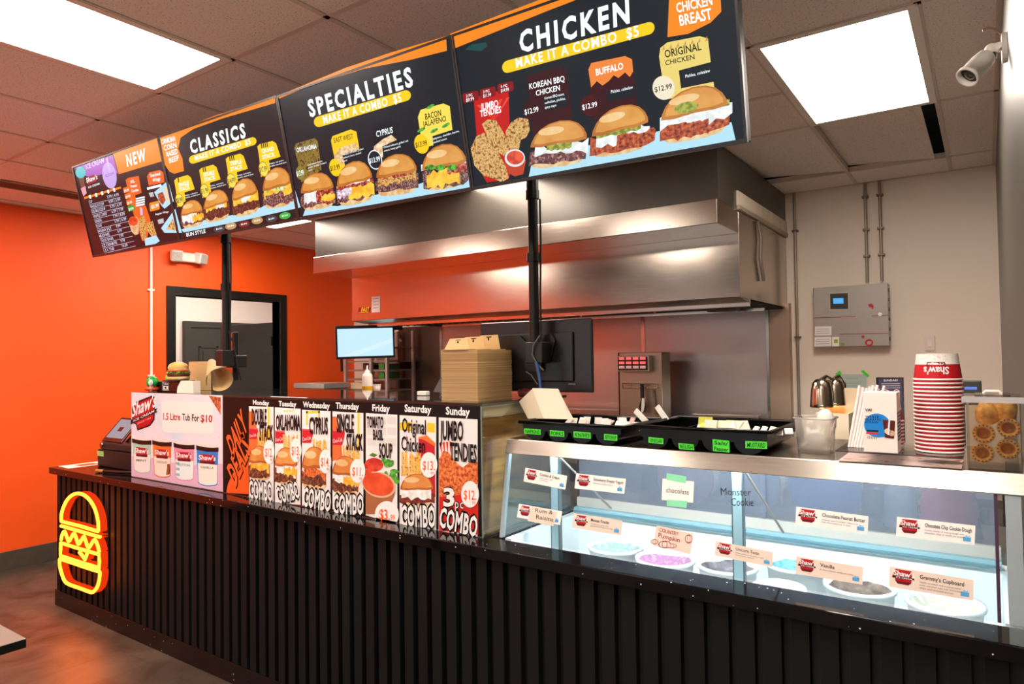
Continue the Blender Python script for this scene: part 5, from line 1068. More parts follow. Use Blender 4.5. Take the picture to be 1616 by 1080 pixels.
for i, (xa, xb, y, lab) in enumerate(((-1.915, -1.775, 2.25, 'open takeout carton with pale flaps, front left on top of the stack'), (-1.895, -1.755, 2.33, 'open takeout carton with pale flaps, in the middle on top of the stack'), (-1.870, -1.735, 2.41, 'open takeout carton with pale flaps, at the back on top of the stack'))):
    t = thing('takeout_carton', lab, 'carton', ((xa+xb)/2, y, zs)); b = MB(); h = .050+.008*i
    b.box(xa, xb, y-.03, y+.03, zs, zs+.003, krl); build('base', b, t)
    b = MB(); b.prism([(xa, y-.012, zs+.003), (xb, y-.012, zs+.003), (xb-.022, y, zs+h), (xa+.022, y, zs+h)], (0, .003, 0), crm); build('raised_flap', b, t)
    b = MB(); xm = (xa+xb)/2
    b.box(xm-.014, xm+.014, y-.0022, y-.0016, zs+h-.012, zs+h-.006, slot); b.box(xm-.004, xm+.004, y-.0052, y-.0046, zs+h-.024, zs+h-.012, slot); build('tab_slot', b, t)
# white clamshell standing in the left tray
t = thing('clamshell_box', 'open cream takeout box propped upright in the left black tray', 'box', (-1.45, 2.37, 1.36)); cb = M('f3e3c8', .5, name='cream_board')
Kp = lambda x, y, Y: onY(x, y, Y)
f = [Kp(837, 661, 2.35), Kp(897, 663, 2.35), Kp(880, 614, 2.44), Kp(842, 613, 2.44)]
l = [Kp(819, 632, 2.46)]
b = MB(); 
def planar(p3, px_):      # fourth corner: where the pixel ray meets the plane of the first three
    n_ = (p3[1]-p3[0]).cross(p3[2]-p3[0]); d = ray(*px_); o_ = Vector((0, 0, HCAM)); return o_+d*((p3[0]-o_).dot(n_)/d.dot(n_))
a = [Kp(833, 661, 2.345), Kp(858, 661, 2.31), Kp(840, 614, 2.345)]; a.append(planar(a, (819, 634))); b.prism([a[0], a[1], a[2], a[3]], (0, .004, 0), M('ead7ba', .5)); build('side_flap', b, t)
b = MB(); a = [Kp(858, 661, 2.309), Kp(899, 662, 2.325), Kp(840, 613, 2.344)]; a.insert(2, planar(a, (880, 614))); b.prism(a, (0, .004, 0), cb); build('lid', b, t)
b = MB(); a = [Kp(896, 662, 2.331), Kp(905, 663, 2.38), Kp(886, 628, 2.42), Kp(881, 615, 2.37)]; b.prism(a, (.003, 0, 0), cb); build('back_flap', b, t)
# model burger on its stand
t = thing('model_burger', 'model cheeseburger on a black stand with a small sign, left on the glass case', 'ornament', (-4.03, 2.25, zt))
bp_ = onY(279.5, 600, 2.245); bx, by = bp_.x-.035, 2.245
b = MB(); b.box(onY(246, 612, by-.03).x, onY(284, 612, by-.03).x, by-.03, by+.05, zt, zt+.062, M('100d0c', .3)); b.box(bx-.045, bx+.115, by-.05, by+.07, zt+.062, zt+.070, M('100d0c', .3)); build('stand', b, t, bev=.003)
mb = mottled(('d8903c', 'eeb860', 'f6d088'), 14); Z = zt+.072
def disk(name, z, h, r, mat, wob=0., seed=0, lab=None):
    b = MB(); b.lathe([(0, 0), (r*.92, 0), (r, h*.3), (r, h*.7), (r*.92, h), (0, h)], (bx+.035, by+.01, z), mat, 28)
    if wob:
        rr = random.Random(seed); b.v = [(x, y, zz+rr.uniform(-wob, wob)) for x, y, zz in b.v]
    build(name, b, t, lab)
disk('bottom_bun', Z, .020, .064, mottled(('e0a868', 'f0cc98'), 14)); disk('patty', Z+.020, .020, .064, mottled(('3a1c12', '6a3a22'), 30)); disk('cheese', Z+.040, .004, .069, M('f6d060', .4), .004, 2); disk('lettuce', Z+.044, .007, .068, M('6ea02c', .5), .006, 3); disk('tomato', Z+.051, .010, .062, M('e0582c', .4)); disk('onion', Z+.061, .005, .056, M('f0d8b8', .4), .002, 4)
b = MB(); b.lathe([(.055, 0), (.058, .009), (.054, .024), (.042, .036), (.022, .044), (0, .046)], (bx+.03, by+.01, Z+.064), mb, 28); build('top_bun', b, t)
A = Art(frame_mw((onY(256.5, 612, by-.032).x, by-.032, zt+.008), (1, 0, 0), (0, 0, 1)), .0004); A.rr((0, 0), (.075, 0), (0, .052), P('e8e4e0'), 1, .05, px=False); A.rr((.003, .003), (.072, .003), (.003, .049), pK, 2, .05, px=False); A.text('TABLE', (.01, .034), (.066, .034), (.01, .045), pW, 3, .01, px=False); A.rr((.01, .006), (.066, .006), (.01, .028), P('e8e4e0'), 3, .2, px=False); A.ell((.038, .016), .012, .007, pK, 4, px=False); A.build('small_sign', t)
b = MB(); b.blob((bx-.06, by+.0, zt+.085), (.022, .02, .024), M('8ac83a', .5)); build('green_garnish', b, t)
t = thing('toy_figure', 'small green and red toy at the left end of the glass case', 'toy', (-4.27, 2.20, zt)); b = MB(); b.blob((-4.265, 2.20, zt+.058), (.042, .035, .038), M('18a040', .3)); build('green_body', b, t); b = MB(); b.blob((-4.265, 2.20, zt+.016), (.055, .04, .016), M('d8452a', .4)); build('red_base', b, t); b = MB(); b.blob((-4.238, 2.18, zt+.02), (.014, .012, .02), M('f0a088', .4)); build('arm', b, t)
b = MB(); b.blob((-4.225, 2.17, zt+.055), (.016, .012, .02), M('e0e8dc', .4)); build('face', b, t)
g0, g1 = onY(279, 612, 2.16).x, onY(305, 612, 2.17).x
b = MB(); b.prism([(g0, 2.16, zt), (g1, 2.17, zt), (g1-.004, 2.17, zt+.068), (g0+.035, 2.165, zt+.07), (g0+.008, 2.16, zt+.034)], (0, .045, 0), M('f4ead8', .5)); build('paper_bag', b, label='small white paper bag in front of the model burger stand', cat='bag')
# curled brown paper
kp_ = M('d8b47c', .6, name='brown_paper', var=.06, scale=6)
t = thing('paper_sheet', 'curled sheet of brown wrapping paper standing on the glass case', 'paper', (-3.8, 2.33, zt)); b = MB()
def sheet(path, z0, z1, m):     # vertical curled sheet through path, slightly thick
    v = []
    for i, p in enumerate(path):
        zz = z1(i/(len(path)-1)) if callable(z1) else z1; v += [(p[0], p[1], z0), (p[0], p[1], zz)]
    n = len(path); off_ = [(x, y+.0012, z) for x, y, z in v]
    b.add(v+off_, [(2*i, 2*i+2, 2*i+3, 2*i+1) for i in range(n-1)]+[(2*n+2*i, 2*n+2*i+1, 2*n+2*i+3, 2*n+2*i+2) for i in range(n-1)], m, True)
pa_, pb_ = onY(298, 600, 2.42).x, onY(333, 600, 2.42).x
sheet([(pa_+(pb_-pa_)*i/9, 2.42-.03*math.sin(i/9*math.pi), 0) for i in range(10)], zt+.001, lambda s: zt+.182+.0*s, kp_)
build('flat_part', b, t); b = MB()
# cone-shaped roll: axis from upper left apex down to lower right mouth
apex = onY(334, 572, 2.34); mouth = onY(347, 605, 2.24); mouth.z = max(mouth.z, zt+.074); ax = (mouth-apex).normalized(); u_ = ax.orthogonal().normalized(); w2 = ax.cross(u_); n = 30; vs = []
for j in range(7):
    s = j/6; r_ = .02+.048*s; c = apex.lerp(mouth, s)
    for i in range(n+1): a = R(200+ 330*i/n); vs.append(c+(u_*math.cos(a)+w2*math.sin(a))*r_*(1+.12*i/n))
b.add(vs, [(j*(n+1)+i, j*(n+1)+i+1, (j+1)*(n+1)+i+1, (j+1)*(n+1)+i) for j in range(6) for i in range(n)], kp_, True)
build('rolled_part', b, t)
# tablet back, white eraser-like tag, packets on the case
t = thing('tablet', 'black tablet leaning on its stand beside the takeout carton stack, seen from behind', 'tablet', (-2.07, 2.42, zt)); b = MB()
b.prism([(-2.16, 2.44, zt+.02), (-2.00, 2.40, zt+.02), (-2.00, 2.46, zt+.17), (-2.09, 2.48, zt+.17)], (0, .012, 0), M('141312', .35)); build('back_cover', b, t, bev=.003)
b = MB(); b.prism([(-2.09, 2.40, zt), (-1.99, 2.38, zt), (-1.99, 2.43, zt+.06), (-2.07, 2.44, zt+.06)], (0, .03, 0), M('0e0d0d', .4)); build('stand', b, t)
b = MB(); b.obox((-2.25, 2.47, zt+.011), (.055, .03, .02), M('f6f0e6', .4), Matrix.Rotation(R(8), 3, 'Z')); build('white_block', b, label='small white block on the glass case top left of the tablet', cat='block', bev=.003)
for k, (x, y, m_, s) in enumerate(((-1.70, 2.56, M('c8a070', .5), 1.0), (-1.675, 2.50, M('6a2c28', .3), 1.1), (-1.645, 2.57, M('6a2c28', .3), .9))):
    b = MB(); b.blob((x, y, zt+.02), (.035*s, .02, .02), m_, jit=.25, seed=k); build('sauce_packet', b, label=['tan crumpled packet right behind the carton stack', 'dark red crumpled packet between the carton stack and the cream box', 'small dark red packet behind the cream takeout box'][k], cat='packet')
# large monitor on the right pole
mk = M('191614', .32, name='monitor_plastic')
def mbox(t, mwx, x0, x1, z0, z1):
    pass
t = thing('monitor', 'large black monitor seen from behind, on the ceiling pole right of the carton stack', 'monitor', (-1.6, 2.5, 1.47)); b = MB()
MY = 2.51
v = [onY(757, 505, MY), onY(933, 508, MY), onY(932, 616, MY), onY(757, 621, MY)]
x0, x1, z0, z1 = v[0].x, v[1].x, (v[2].z+v[3].z)/2, (v[0].z+v[1].z)/2
b.box(x0, x1, MY+.002, MY+.022, z0, z1, mk); build('shell', b, t, bev=.006); b = MB(); b.box(x0+.085, x1-.085, MY-.010, MY+.002, z0+.045, z1-.055, mk); build('rear_hump', b, t, bev=.006)
build('screen', MB().box(x0+.006, x1-.006, MY+.0225, MY+.024, z0+.012, z1-.006, M('0a0a0c', .1)), t)
b = MB(); px, pz = onY(846, 550, MY).x, onY(846, 550, MY).z; mm = M('12100f', .45); q = MY-.022
for sg in (-1, 1): b.prism([(px+sg*.02, q, pz-.05), (px+sg*.09, q, pz-.04), (px+sg*.11, q, pz+.03), (px+sg*.095, q, pz+.06), (px+sg*.068, q, pz+.055), (px+sg*.02, q, pz+.01)][::sg], (0, .0115, 0), mm)
b.box(px-.045, px+.045, q-.008, q+.0, pz-.10, pz+.03, mm); build('mount_plate', b, t)
b = MB(); c_ = onY(842, 555, PY-.03); b.box(c_.x-.042, c_.x+.042, PY-.032, q-.009, c_.z-.05, c_.z+.04, mm); build('clamp_block', b, t, bev=.004)
A = Art(frame_mw((x1-.19, MY+.0012, z0+.012), (1, 0, 0), (0, 0, 1)), .0004); A.text('inno', (.075, .02), (.11, .02), (.075, .03), P('8a8a88'), 1, .01, px=False); A.build('maker_mark', t)
cy_ = PY-.038
b = MB(); b.tube([onY(852, 530, cy_), onY(842, 545, cy_-.004), onY(840, 560, cy_), onY(848, 575, cy_), onY(858, 585, cy_)], .0038, M('5a564e', .5)); b.tube([onY(845, 572, cy_), onY(851, 600, cy_), onY(853, 624, cy_)], .004, M('5a564e', .5)); b.tube([onY(830, 587, cy_), onY(838, 592, cy_), onY(848, 607, cy_)], .003, M('4a4844', .5)); build('grey_cable', b, t)
b = MB(); b.tube([onY(846, 572, cy_-.008), onY(851, 590, cy_-.008), onY(855, 628, cy_-.008)], .0045, M('2a5aa8', .4)); build('blue_cable', b, t, 'blue network cable')
# small monitor on the left pole, turned edge-on
t = thing('monitor', 'smaller monitor seen almost edge-on, hung on the ceiling pole by the doorway', 'monitor', (-3.56, 2.37, 1.5))
c = onY(365, 563, 2.42); mx = Matrix.Rotation(R(156), 3, 'Z'); b = MB(); b.obox(c, (.34, .03, .285), mk, mx); build('shell', b, t, bev=.005)
b = MB(); b.obox(c+mx @ Vector((0, .0165, 0)), (.325, .003, .268), M('1a1010', .06, name='dark_glossy_screen', spec=.35), mx); build('screen', b, t)
b = MB(); b.box(-3.59, -3.52, 2.21, 2.28, 1.60, 1.69, M('0f0d0c', .4)); b.box(-3.60, -3.53, 2.28, 2.37, 1.59, 1.66, M('0f0d0c', .4)); build('clamp_block', b, t, bev=.004)
b = MB(); b.tube([(-3.53, 2.25, 1.80), (-3.51, 2.27, 1.73), (-3.53, 2.30, 1.63), (-3.51, 2.30, 1.57), (-3.53, 2.33, 1.52)], .004, M('0c0b0b', .5)); build('cable', b, t)
# till, reader and leaflets at the left end
t = thing('payment_terminal', 'black till with a tilted touch tablet on top, at the left end of the counter', 'till', (-4.8, 2.3, ZT)); tb2 = M('1c1a19', .45, name='till_plastic', spec=.2)
x0, x1, y0, y1 = -5.01, -4.44, 2.21, 2.42
b = MB(); b.box(x0, x1, y0, y1, ZT+.001, ZT+.115, tb2); build('cash_drawer', b, t, bev=.008); b = MB(); b.box(x0+.02, x1-.05, y0+.005, y1-.01, ZT+.117, ZT+.165, M('242221', .45, spec=.2)); build('printer', b, t, bev=.012)
b = MB(); b.cyl((x0+.06, y0+.004, ZT+.145), (x0+.06, y0-.004, ZT+.145), .016, M('8a8682', .2, 1)); build('lock_knob', b, t)
mwt = frame_mw((x0+.015, y0+.02, ZT+.172), (1, -.0, 0), (.28, .55, .62)); b = MB(); TW, TH = .27, .20
b.box(0, TW, 0, TH, -.012, 0, M('2a0c0c', .3)); b.v = [tuple(mwt @ Vector(v)) for v in b.v]; tbp = build('tablet_case', b, t, bev=.004)
b = MB().box(.022, TW-.022, .03, TH-.018, .0003, .0012, E('a8aab4', .8)); b.v = [tuple(mwt @ Vector(v)) for v in b.v]; build('tablet_screen', b, tbp)
b = MB().box(.1, .155, .085, .12, .0014, .002, E('5a1420', 1)); b.v = [tuple(mwt @ Vector(v)) for v in b.v]; build('screen_mark', b, tbp)
b = MB(); b.prism([(x0+.2, y0+.09, ZT+.165), (x0+.42, y0+.09, ZT+.165), (x0+.42, y0+.14, ZT+.29), (x0+.28, y0+.12, ZT+.25)], (0, .04, 0), M('8a6a52', .5)); build('tablet_arm', b, t)
A = Art(frame_mw((x0+.002, y0-.0006, ZT+.07), (1, 0, 0), (0, 0, 1)), .0003); A.rr((0, 0), (.09, 0), (0, .035), P('a4cc7a'), 1, .05, px=False); A.text('TILL', (.02, .012), (.07, .012), (.02, .024), P('5a7a42'), 2, .0, px=False); A.build('green_label', t)
t = thing('card_reader', 'red handheld device with a black clip behind the till tablet', 'device', (-4.62, 2.40, ZT)); b = MB(); b.obox((-4.66, 2.45, ZT+.26), (.26, .05, .10), M('b41a18', .35), Matrix.Rotation(R(-8), 3, 'Y')); build('red_case', b, t, bev=.012)
b = MB(); b.box(-4.74, -4.66, 2.43, 2.47, ZT+.30, ZT+.345, M('140c10', .3)); b.box(-4.65, -4.58, 2.44, 2.47, ZT+.31, ZT+.36, M('3a2438', .3)); build('clip', b, t, bev=.004); b = MB(); b.box(-4.70, -4.60, 2.425, 2.43, ZT+.292, ZT+.305, M('e8d8c0', .3)); build('paper_slip', b, t); b = MB(); b.box(-4.74, -4.55, 2.42, 2.50, ZT+.001, ZT+.21, M('181414', .5)); build('stand', b, t)
t = thing('pen', 'gold and black pen lying on the counter in front of the till', 'pen', (-4.5, 2.12, ZT)); b = MB(); b.tube([(-4.64, 2.085, ZT+.012), (-4.50, 2.125, ZT+.012), (-4.36, 2.165, ZT+.016)], .009, M('16100e', .3)); build('barrel', b, t); b = MB(); b.tube([(-4.70, 2.068, ZT+.013), (-4.64, 2.085, ZT+.012)], .011, M('c89858', .3, .6)); build('cap', b, t)
mw = frame_mw((-5.235, 2.06, ZT+.0006), (1, 0, 0), (0, 1, 0)); t = thing('leaflet', 'white printed menu leaflet lying at the left corner of the counter', 'leaflet', mw=mw); A = Art(mw, .0006)
A.poly([(0, 0), (.18, -.01), (.19, .55), (0, .56)], P('f6e4d2'), 1, px=False); A.build('sheet', t); A.poly([(.05, .08), (.15, .08), (.15, .2), (.05, .2)], P('d85a28'), 2, px=False)
for k in range(5): A.poly([(.03, .26+.05*k), (.16, .26+.05*k), (.16, .28+.05*k), (.03, .28+.05*k)], P('d89078'), 2, px=False)
A.build('print', t)
# ------------------------------------------------------------------ extractor hood and cooking line
HS = steel('b9aca0', .20, .15, (1, 1, 30), name='brushed_steel_hood'); BS = steel('c4bab4', .36, .06, (1, 1, 18), name='brushed_steel_wall')
enc = M('48423b', .28, .45, name='dark_enclosure', var=.04)
hd = thing('extractor_hood', 'large stainless kitchen extractor hood with a dark boxed top, over the cooking line', 'hood', (-3.1, 4.9, 2.0))
hx0, hx1 = -5.03, -1.312
build('enclosure', MB().box(hx0, hx1, 4.085, YB-.002, 2.568, ZC-.005, enc), hd)
b = MB(); b.box(hx0, hx1, 4.06, 4.49, 2.418, 2.568, HS); build('canopy_lip', b, hd, bev=.004)
b = MB(); b.box(hx0+.03, hx1, 4.492, YB-.002, 2.0, 2.567, HS); build('hood_body', b, hd, bev=.003)
b = MB(); b.prism([(hx0+.03, 4.49, 1.999), (hx0+.03, 4.66, 1.978), (hx0+.03, 4.70, 1.978), (hx0+.03, 4.70, 1.999)], (hx1-hx0-.03, 0, 0), steel('9a8468', .3)); build('underside_channel', b, hd)
build('lip_rail', MB().box(hx0+.03, hx1, 4.70, 4.725, 1.95, 1.999, M('d6cbbf', .25, .9)), hd, bev=.003)
b = MB(); b.box(hx0+.05, hx1-.02, 4.74, YB-.05, 1.985, 1.998, M('0a0908', .7))
for k in range(22):
    x = hx0+.35+k*.083; b.prism([(x, 4.76, 1.984), (x+.014, 4.76, 1.984), (x+.014, 4.93, 1.95), (x, 4.93, 1.95)], (0, 0, .006), M('6a625a', .35, .8))
build('baffle_filter', b, hd)
b = MB(); b.box(hx0+.78, hx1+.03, 4.94, 4.965, 1.932, 1.952, M('d9d0c6', .25, .9)); build('grease_rail', b, hd)
for k, x in enumerate((-3.35, -2.75, -2.1, -1.62)): build('rail_hanger', MB().cyl((x, 4.95, 1.953), (x, 4.95, 1.984), .008, M('d9d0c6', .3, .8)), hd)
b = MB(); b.box(hx1+.0005, hx1+.012, 4.45, YB-.01, 2.595, 2.69, M('d8c8b2', .6, name='bare_patch', var=.08)); b.box(hx1+.0005, hx1+.02, 4.46, YB-.01, 2.568, 2.595, M('b9aa98', .4, .5)); build('side_trim', b, hd, label='pale strip along the right side of the hood')
b = MB(); b.tube([(hx1+.012, 4.9, 2.56), (hx1+.02, 4.95, 2.45), (hx1+.02, 4.92, 2.3), (hx1+.02, 5.0, 2.15)], .012, M('8a7f74', .4, .6)); build('side_conduit', b, hd)
b = MB(); b.box(-4.62, -4.40, 4.74, 4.80, 1.95, 1.984, M('b5a8a0', .4, .5)); build('lamp_housing', b, hd); b = MB(); b.box(-1.62, -1.42, 4.74, 4.85, 1.93, 1.984, M('3a342f', .4, .5)); build('junction_box', b, hd)
K = crop(480, 470, 6.733); hy = 4.4895
def hA(): return Art(frame_mw((0, hy, 0), (1, 0, 0), (0, 0, 1)), .0006)
A = hA(); A.poly([K(580, 105), K(702, 98), K(695, 160), K(572, 168)], P('8a1c10'), 1); A.text('FAST', K(606, 150), K(690, 142), K(612, 108), P('f6c030'), 2, .03); A.poly([K(580, 158), K(694, 150), K(694, 155), K(580, 163)], P('f6c030'), 2); A.build('red_sticker', hd, 'dark red sticker with yellow lettering')
A = hA(); A.poly([K(717, -10), K(808, -16), K(805, 152), K(717, 158)], P('f2e8e2'), 1)
for k in range(4): A.poly([K(735, 8+k*32), K(790, 5+k*32), K(790, 14+k*32), K(735, 18+k*32)], P('c4b4ae'), 2)
A.build('white_notice', hd, 'white notice stuck to the hood face')
# steel wall cladding
cl_ = thing('wall_cladding', 'stainless wall cladding behind the cooking line, below the hood', 'cladding', (-3.4, 5.75, .9))
xs = [-5.60, -4.95, -4.16, -2.55, -1.462]
for i in range(4): build('sheet', MB().box(xs[i]+.002, xs[i+1]-.002, 5.735, YB-.002, .3, 1.998, steel('6b5f58', .35, name='steel_dark_reflection') if i == 0 else BS), cl_)  # first sheet darker: reflection of the dark dining area put into its colour
for x in xs[1:4]: build('seam_strip', MB().box(x-.018, x+.018, 5.729, 5.735, .3, 1.998, M('cfc6c0', .2, 1)), cl_)
build('edge_post', MB().box(-1.462, -1.440, 5.68, YB-.002, .3, 2.06, M('b5aca2', .25, 1)), cl_); build('end_panel', MB().box(-1.440, -1.285, 5.70, YB-.002, .3, 2.03, steel('b39a84', .4)), cl_)
cr = thing('cooking_range', 'stainless cooking range under the hood with a low back ledge', 'range', (-3.1, 5.2, 0)); rs = steel('b8a89a', .32)
b = MB(); b.box(-4.75, -1.45, 4.80, 5.60, .10, .92, rs); build('body', b, cr, bev=.004); b = MB(); b.box(-4.75, -3.35, 5.50, 5.62, .921, 1.145, rs); build('back_ledge', b, cr, bev=.003); b = MB(); b.box(-3.345, -2.36, 5.50, 5.62, .921, 1.145, rs); build('back_ledge', b, cr, bev=.003); b = MB(); b.box(-2.02, -1.49, 5.50, 5.62, .921, 1.14, rs); build('back_ledge', b, cr, bev=.003)
build('griddle_plate', MB().box(-4.7, -2.6, 4.83, 5.48, .921, .94, M('17120f', .3, .6)), cr)
for x in (-4.7, -1.53):
    for y in (4.84, 5.5): build('leg', MB().cyl((x+.03, y+.03, 0), (x+.03, y+.03, .10), .025, M('8a8178', .3, 1)), cr)
co = thing('control_column', 'stainless control column with a red digital timer, standing at the back of the range', 'controller', (-2.19, 5.3, .92))
sc = lambda x, y: onY(x, y, 5.30)
a, c = sc(977, 557), sc(1046, 656)
build('column', MB().box(a.x, c.x, 5.30, 5.48, .922, a.z, steel('b3a08e', .38)), co, bev=.004)
build('side_edge', MB().box(a.x-.012, a.x-.001, 5.30, 5.48, .922, a.z, M('4a3a30', .4, .6)), co)
a, c = sc(978.5, 562), sc(1030, 586)
b = MB(); b.box(a.x, c.x, 5.23, 5.299, c.z, a.z, M('d8c8b4', .3, .6)); tm_ = build('timer_case', b, co, bev=.004)
A = Art(frame_mw((a.x, 5.2295, c.z), (1, 0, 0), (0, 0, 1)), .0012); w_, h_ = c.x-a.x, a.z-c.z
A.poly([(.012, .008), (w_-.012, .008), (w_-.012, h_-.01), (.012, h_-.01)], M('140c0a', .3), 1, px=False)
for r_ in range(3):
    for k in range(4):
        u = .024+k*(w_-.04)/4; v = h_-.034-.036*r_
        A.poly([(u, v), (u+.05, v), (u+.05, v+.022), (u, v+.022)], E('ff6a62', 1.1) if r_ < 2 else E('e8a098', .8), 2, px=False)
for k in range(6): A.poly([(.045+.03*k, .016), (.06+.03*k, .016), (.06+.03*k, .028), (.045+.03*k, .028)], M('8a3a34' if k == 3 else '5a5450', .4), 2, px=False)
A.build('digital_display', co, 'black display with rows of red digits')
b = MB(); z = sc(1000, 612).z; x0, x1 = sc(985, 612).x, sc(1041, 612).x
b.cyl((x0, 5.27, z), (x1, 5.27, z), .004, M('e0d0b0', .2, 1)); b.cyl((x0, 5.27, z+.035), (x1, 5.27, z+.035), .003, M('a08a6a', .2, 1))
for k in range(5): x = x0+(x1-x0)*k/4; b.cyl((x, 5.27, z-.004), (x, 5.27, z+.037), .003, M('a08a6a', .2, 1)); b.cyl((x, 5.27, z), (x, 5.30, z), .003, M('a08a6a', .2, 1))
build('wire_rack', b, co)
b = MB(); b.tube([sc(1032, 614)-Vector((0, .02, 0)), sc(1037, 655)-Vector((0, .02, 0))], .008, M('7a6248', .4, .5)); build('rod', b, co)
t = thing('spatula', 'black handled serving tongs hanging from the wire rack on the control column', 'utensil', sc(1019, 640)); b = MB(); b.tube([sc(1018, 605)-Vector((0, .06, 0)), sc(1018, 628)-Vector((0, .055, 0))], .017, M('12100f', .35)); build('handle', b, t)
p_ = [sc(1017, 628), sc(1013, 642), sc(1015, 650), sc(1022, 650), sc(1024, 642), sc(1021, 628)]; b = MB(); b.prism([p-Vector((0, .06, 0)) for p in p_], (0, .012, 0), M('12100f', .35)); build('dark_jaw', b, t); p_ = [sc(1018.5, 628), sc(1017.5, 642), sc(1017, 651), sc(1021, 648), sc(1022.5, 640), sc(1022, 628)]; b = MB(); b.prism([p-Vector((0, .07, 0)) for p in p_], (0, .008, 0), M('e8e0d4', .3)); build('pale_jaw', b, t)
# order screen, rack, squeeze bottle, chest
t = thing('order_screen', 'bright pale blue order screen hung under the left end of the hood', 'screen', (-4.8, 4.62, 1.6))
Y0 = 4.62; c = (onY(534, 519, Y0)+onY(622, 562, Y0))/2; vx = (onY(619, 515.5, Y0-.12)-onY(535.5, 519.5, Y0+.12)); vy = Vector((-.02, 0, 1))
w_, h_ = .565, .322; mw = frame_mw((0, 0, 0), (CR.x+.18*CF.x, CR.y+.18*CF.y, .02), (0.03, .0, 1)); o = c-(mw.to_3x3() @ Vector((w_/2, h_/2, 0))); mw.translation = o
def lb(mb): mb.v = [tuple(mw @ Vector(v)) for v in mb.v]; return mb
build('housing', lb(MB().box(0, w_, 0, h_, -.04, 0, M('0d1014', .3))), t, bev=.006); build('screen', lb(MB().box(.02, w_-.018, .022, h_-.03, .0005, .0015, E('c8ecfb', 1.05))), t)
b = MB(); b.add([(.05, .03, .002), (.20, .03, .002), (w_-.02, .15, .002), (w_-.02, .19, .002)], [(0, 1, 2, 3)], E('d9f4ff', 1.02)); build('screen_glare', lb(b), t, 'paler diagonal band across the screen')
b = MB(); pc = mw @ Vector((.20, h_/2, -.065)); b.cyl((pc.x, pc.y, pc.z), (pc.x, pc.y, 1.949), .017, M('0c0c0c', .4)); b.box(pc.x-.05, pc.x+.05, pc.y-.02, pc.y+.03, pc.z-.05, pc.z+.05, M('0c0c0c', .4)); build('hanging_pole', b, t)
b = MB(); b.tube([mw @ Vector((.05, 0, -.02)), mw @ Vector((.05, -.12, -.03))], .012, M('0c0c0c', .5)); build('cable', b, t)
rk = thing('wire_rack', 'pale metal storage rack with shelves in the back left corner of the kitchen', 'rack', (-5.7, 5.35, 0)); rm = M('c9b8b0', .35, .6)
r0, r1 = -5.99, -5.30
for x in (r0, -5.58, r1-.035):
    for y in (5.25, 5.66): build('post', MB().box(x, x+.035, y, y+.03, 0, 1.95, rm), rk)
for z in (.5, .9, 1.18, 1.28, 1.40, 1.50, 1.60, 1.75): build('shelf', MB().box(r0+.036, r1-.031, 5.281, 5.659, z, z+.018, M('a8968c', .4, .6)), rk)
for (x, y, z, sx, sz, col, lab) in ((-5.80, 5.34, 1.52, .14, .07, 'c8a498', 'pink box on the upper shelf of the storage rack'), (-5.44, 5.34, 1.52, .08, .06, '3c7a2c', 'green packet on the upper right shelf of the storage rack'), (-5.44, 5.34, 1.421, .08, .07, '3c7a2c', 'green packet on the middle right shelf of the storage rack'), (-5.82, 5.34, 1.30, .22, .07, 'e0c8a0', 'cream box on the low shelf of the storage rack'), (-5.66, 5.34, 1.522, .10, .05, '6a2c28', 'dark red box behind the pink box on the storage rack')):
    t = thing('storage_box', lab, 'box', (x, y, z)); build('carton', MB().box(x-sx/2, x+sx/2, y-.04, y+.2, z+.001, z+sz*.8, M(col, .5)), t); build('lid', MB().box(x-sx/2-.004, x+sx/2+.004, y-.044, y+.204, z+sz*.8+.001, z+sz, M(col, .4)), t)
t = thing('squeeze_bottle', 'squeeze bottle half full of yellow sauce, on the kitchen counter under the order screen', 'bottle', (-3.845, 3.6, 1.37)); c = (-3.845, 3.6, 1.377)
b = MB(); b.lathe([(.001, 0), (.038, 0), (.040, .01), (.040, .05)], c, M('e8b020', .3), 20); build('yellow_sauce', b, t); b = MB(); b.lathe([(.040, .05), (.040, .12), (.034, .14), (.02, .15)], c, M('e8dcd0', .3), 20); build('clear_body', b, t); b = MB(); b.lathe([(.022, .15), (.018, .165), (.006, .175), (.004, .205), (0, .206)], c, M('f0e6dc', .3), 16); build('nozzle', b, t)
t = thing('sauce_cup', 'small white sauce cup standing right of the squeeze bottle', 'cup', (-3.74, 3.6, 1.377)); b = MB(); b.lathe([(.022, 0), (.030, .06), (.031, .06), (.023, .002), (0, .002)], (-3.745, 3.6, 1.377), M('e0d0c8', .4), 18); build('cup_wall', b, t); b = MB(); b.lathe([(.031, .056), (.033, .058), (.033, .062), (.031, .063)], (-3.745, 3.6, 1.377), M('f0e6e0', .4), 18); build('rim', b, t)
t = thing('prep_counter', 'steel prep counter behind the glass case, under the order screen', 'counter', (-3.4, 3.6, 0)); b = MB(); b.box(-3.94, -2.9, 3.55, 3.85, 1.355, 1.3765, rs); build('upper_shelf', b, t); b = MB(); b.box(-3.94, -2.9, 3.42, 3.85, .88, .92, rs); build('top', b, t)
for x in (-3.93, -2.94):
    for y in (3.56, 3.80): build('leg', MB().box(x, x+.04, y, y+.04, 0, 1.354, rm), t)
t = thing('storage_chest', 'low grey chest against the back wall between the orange wall and the rack', 'chest', (-6.2, 5.0, 0)); b = MB(); b.box(-6.35, -5.86, 4.86, 5.2, 0, 1.32, M('b4aaa0', .4, .3)); build('body', b, t, bev=.006); b = MB(); b.box(-6.36, -5.85, 4.85, 5.21, 1.322, 1.38, M('bfb4aa', .4, .3)); build('lid', b, t, bev=.006)
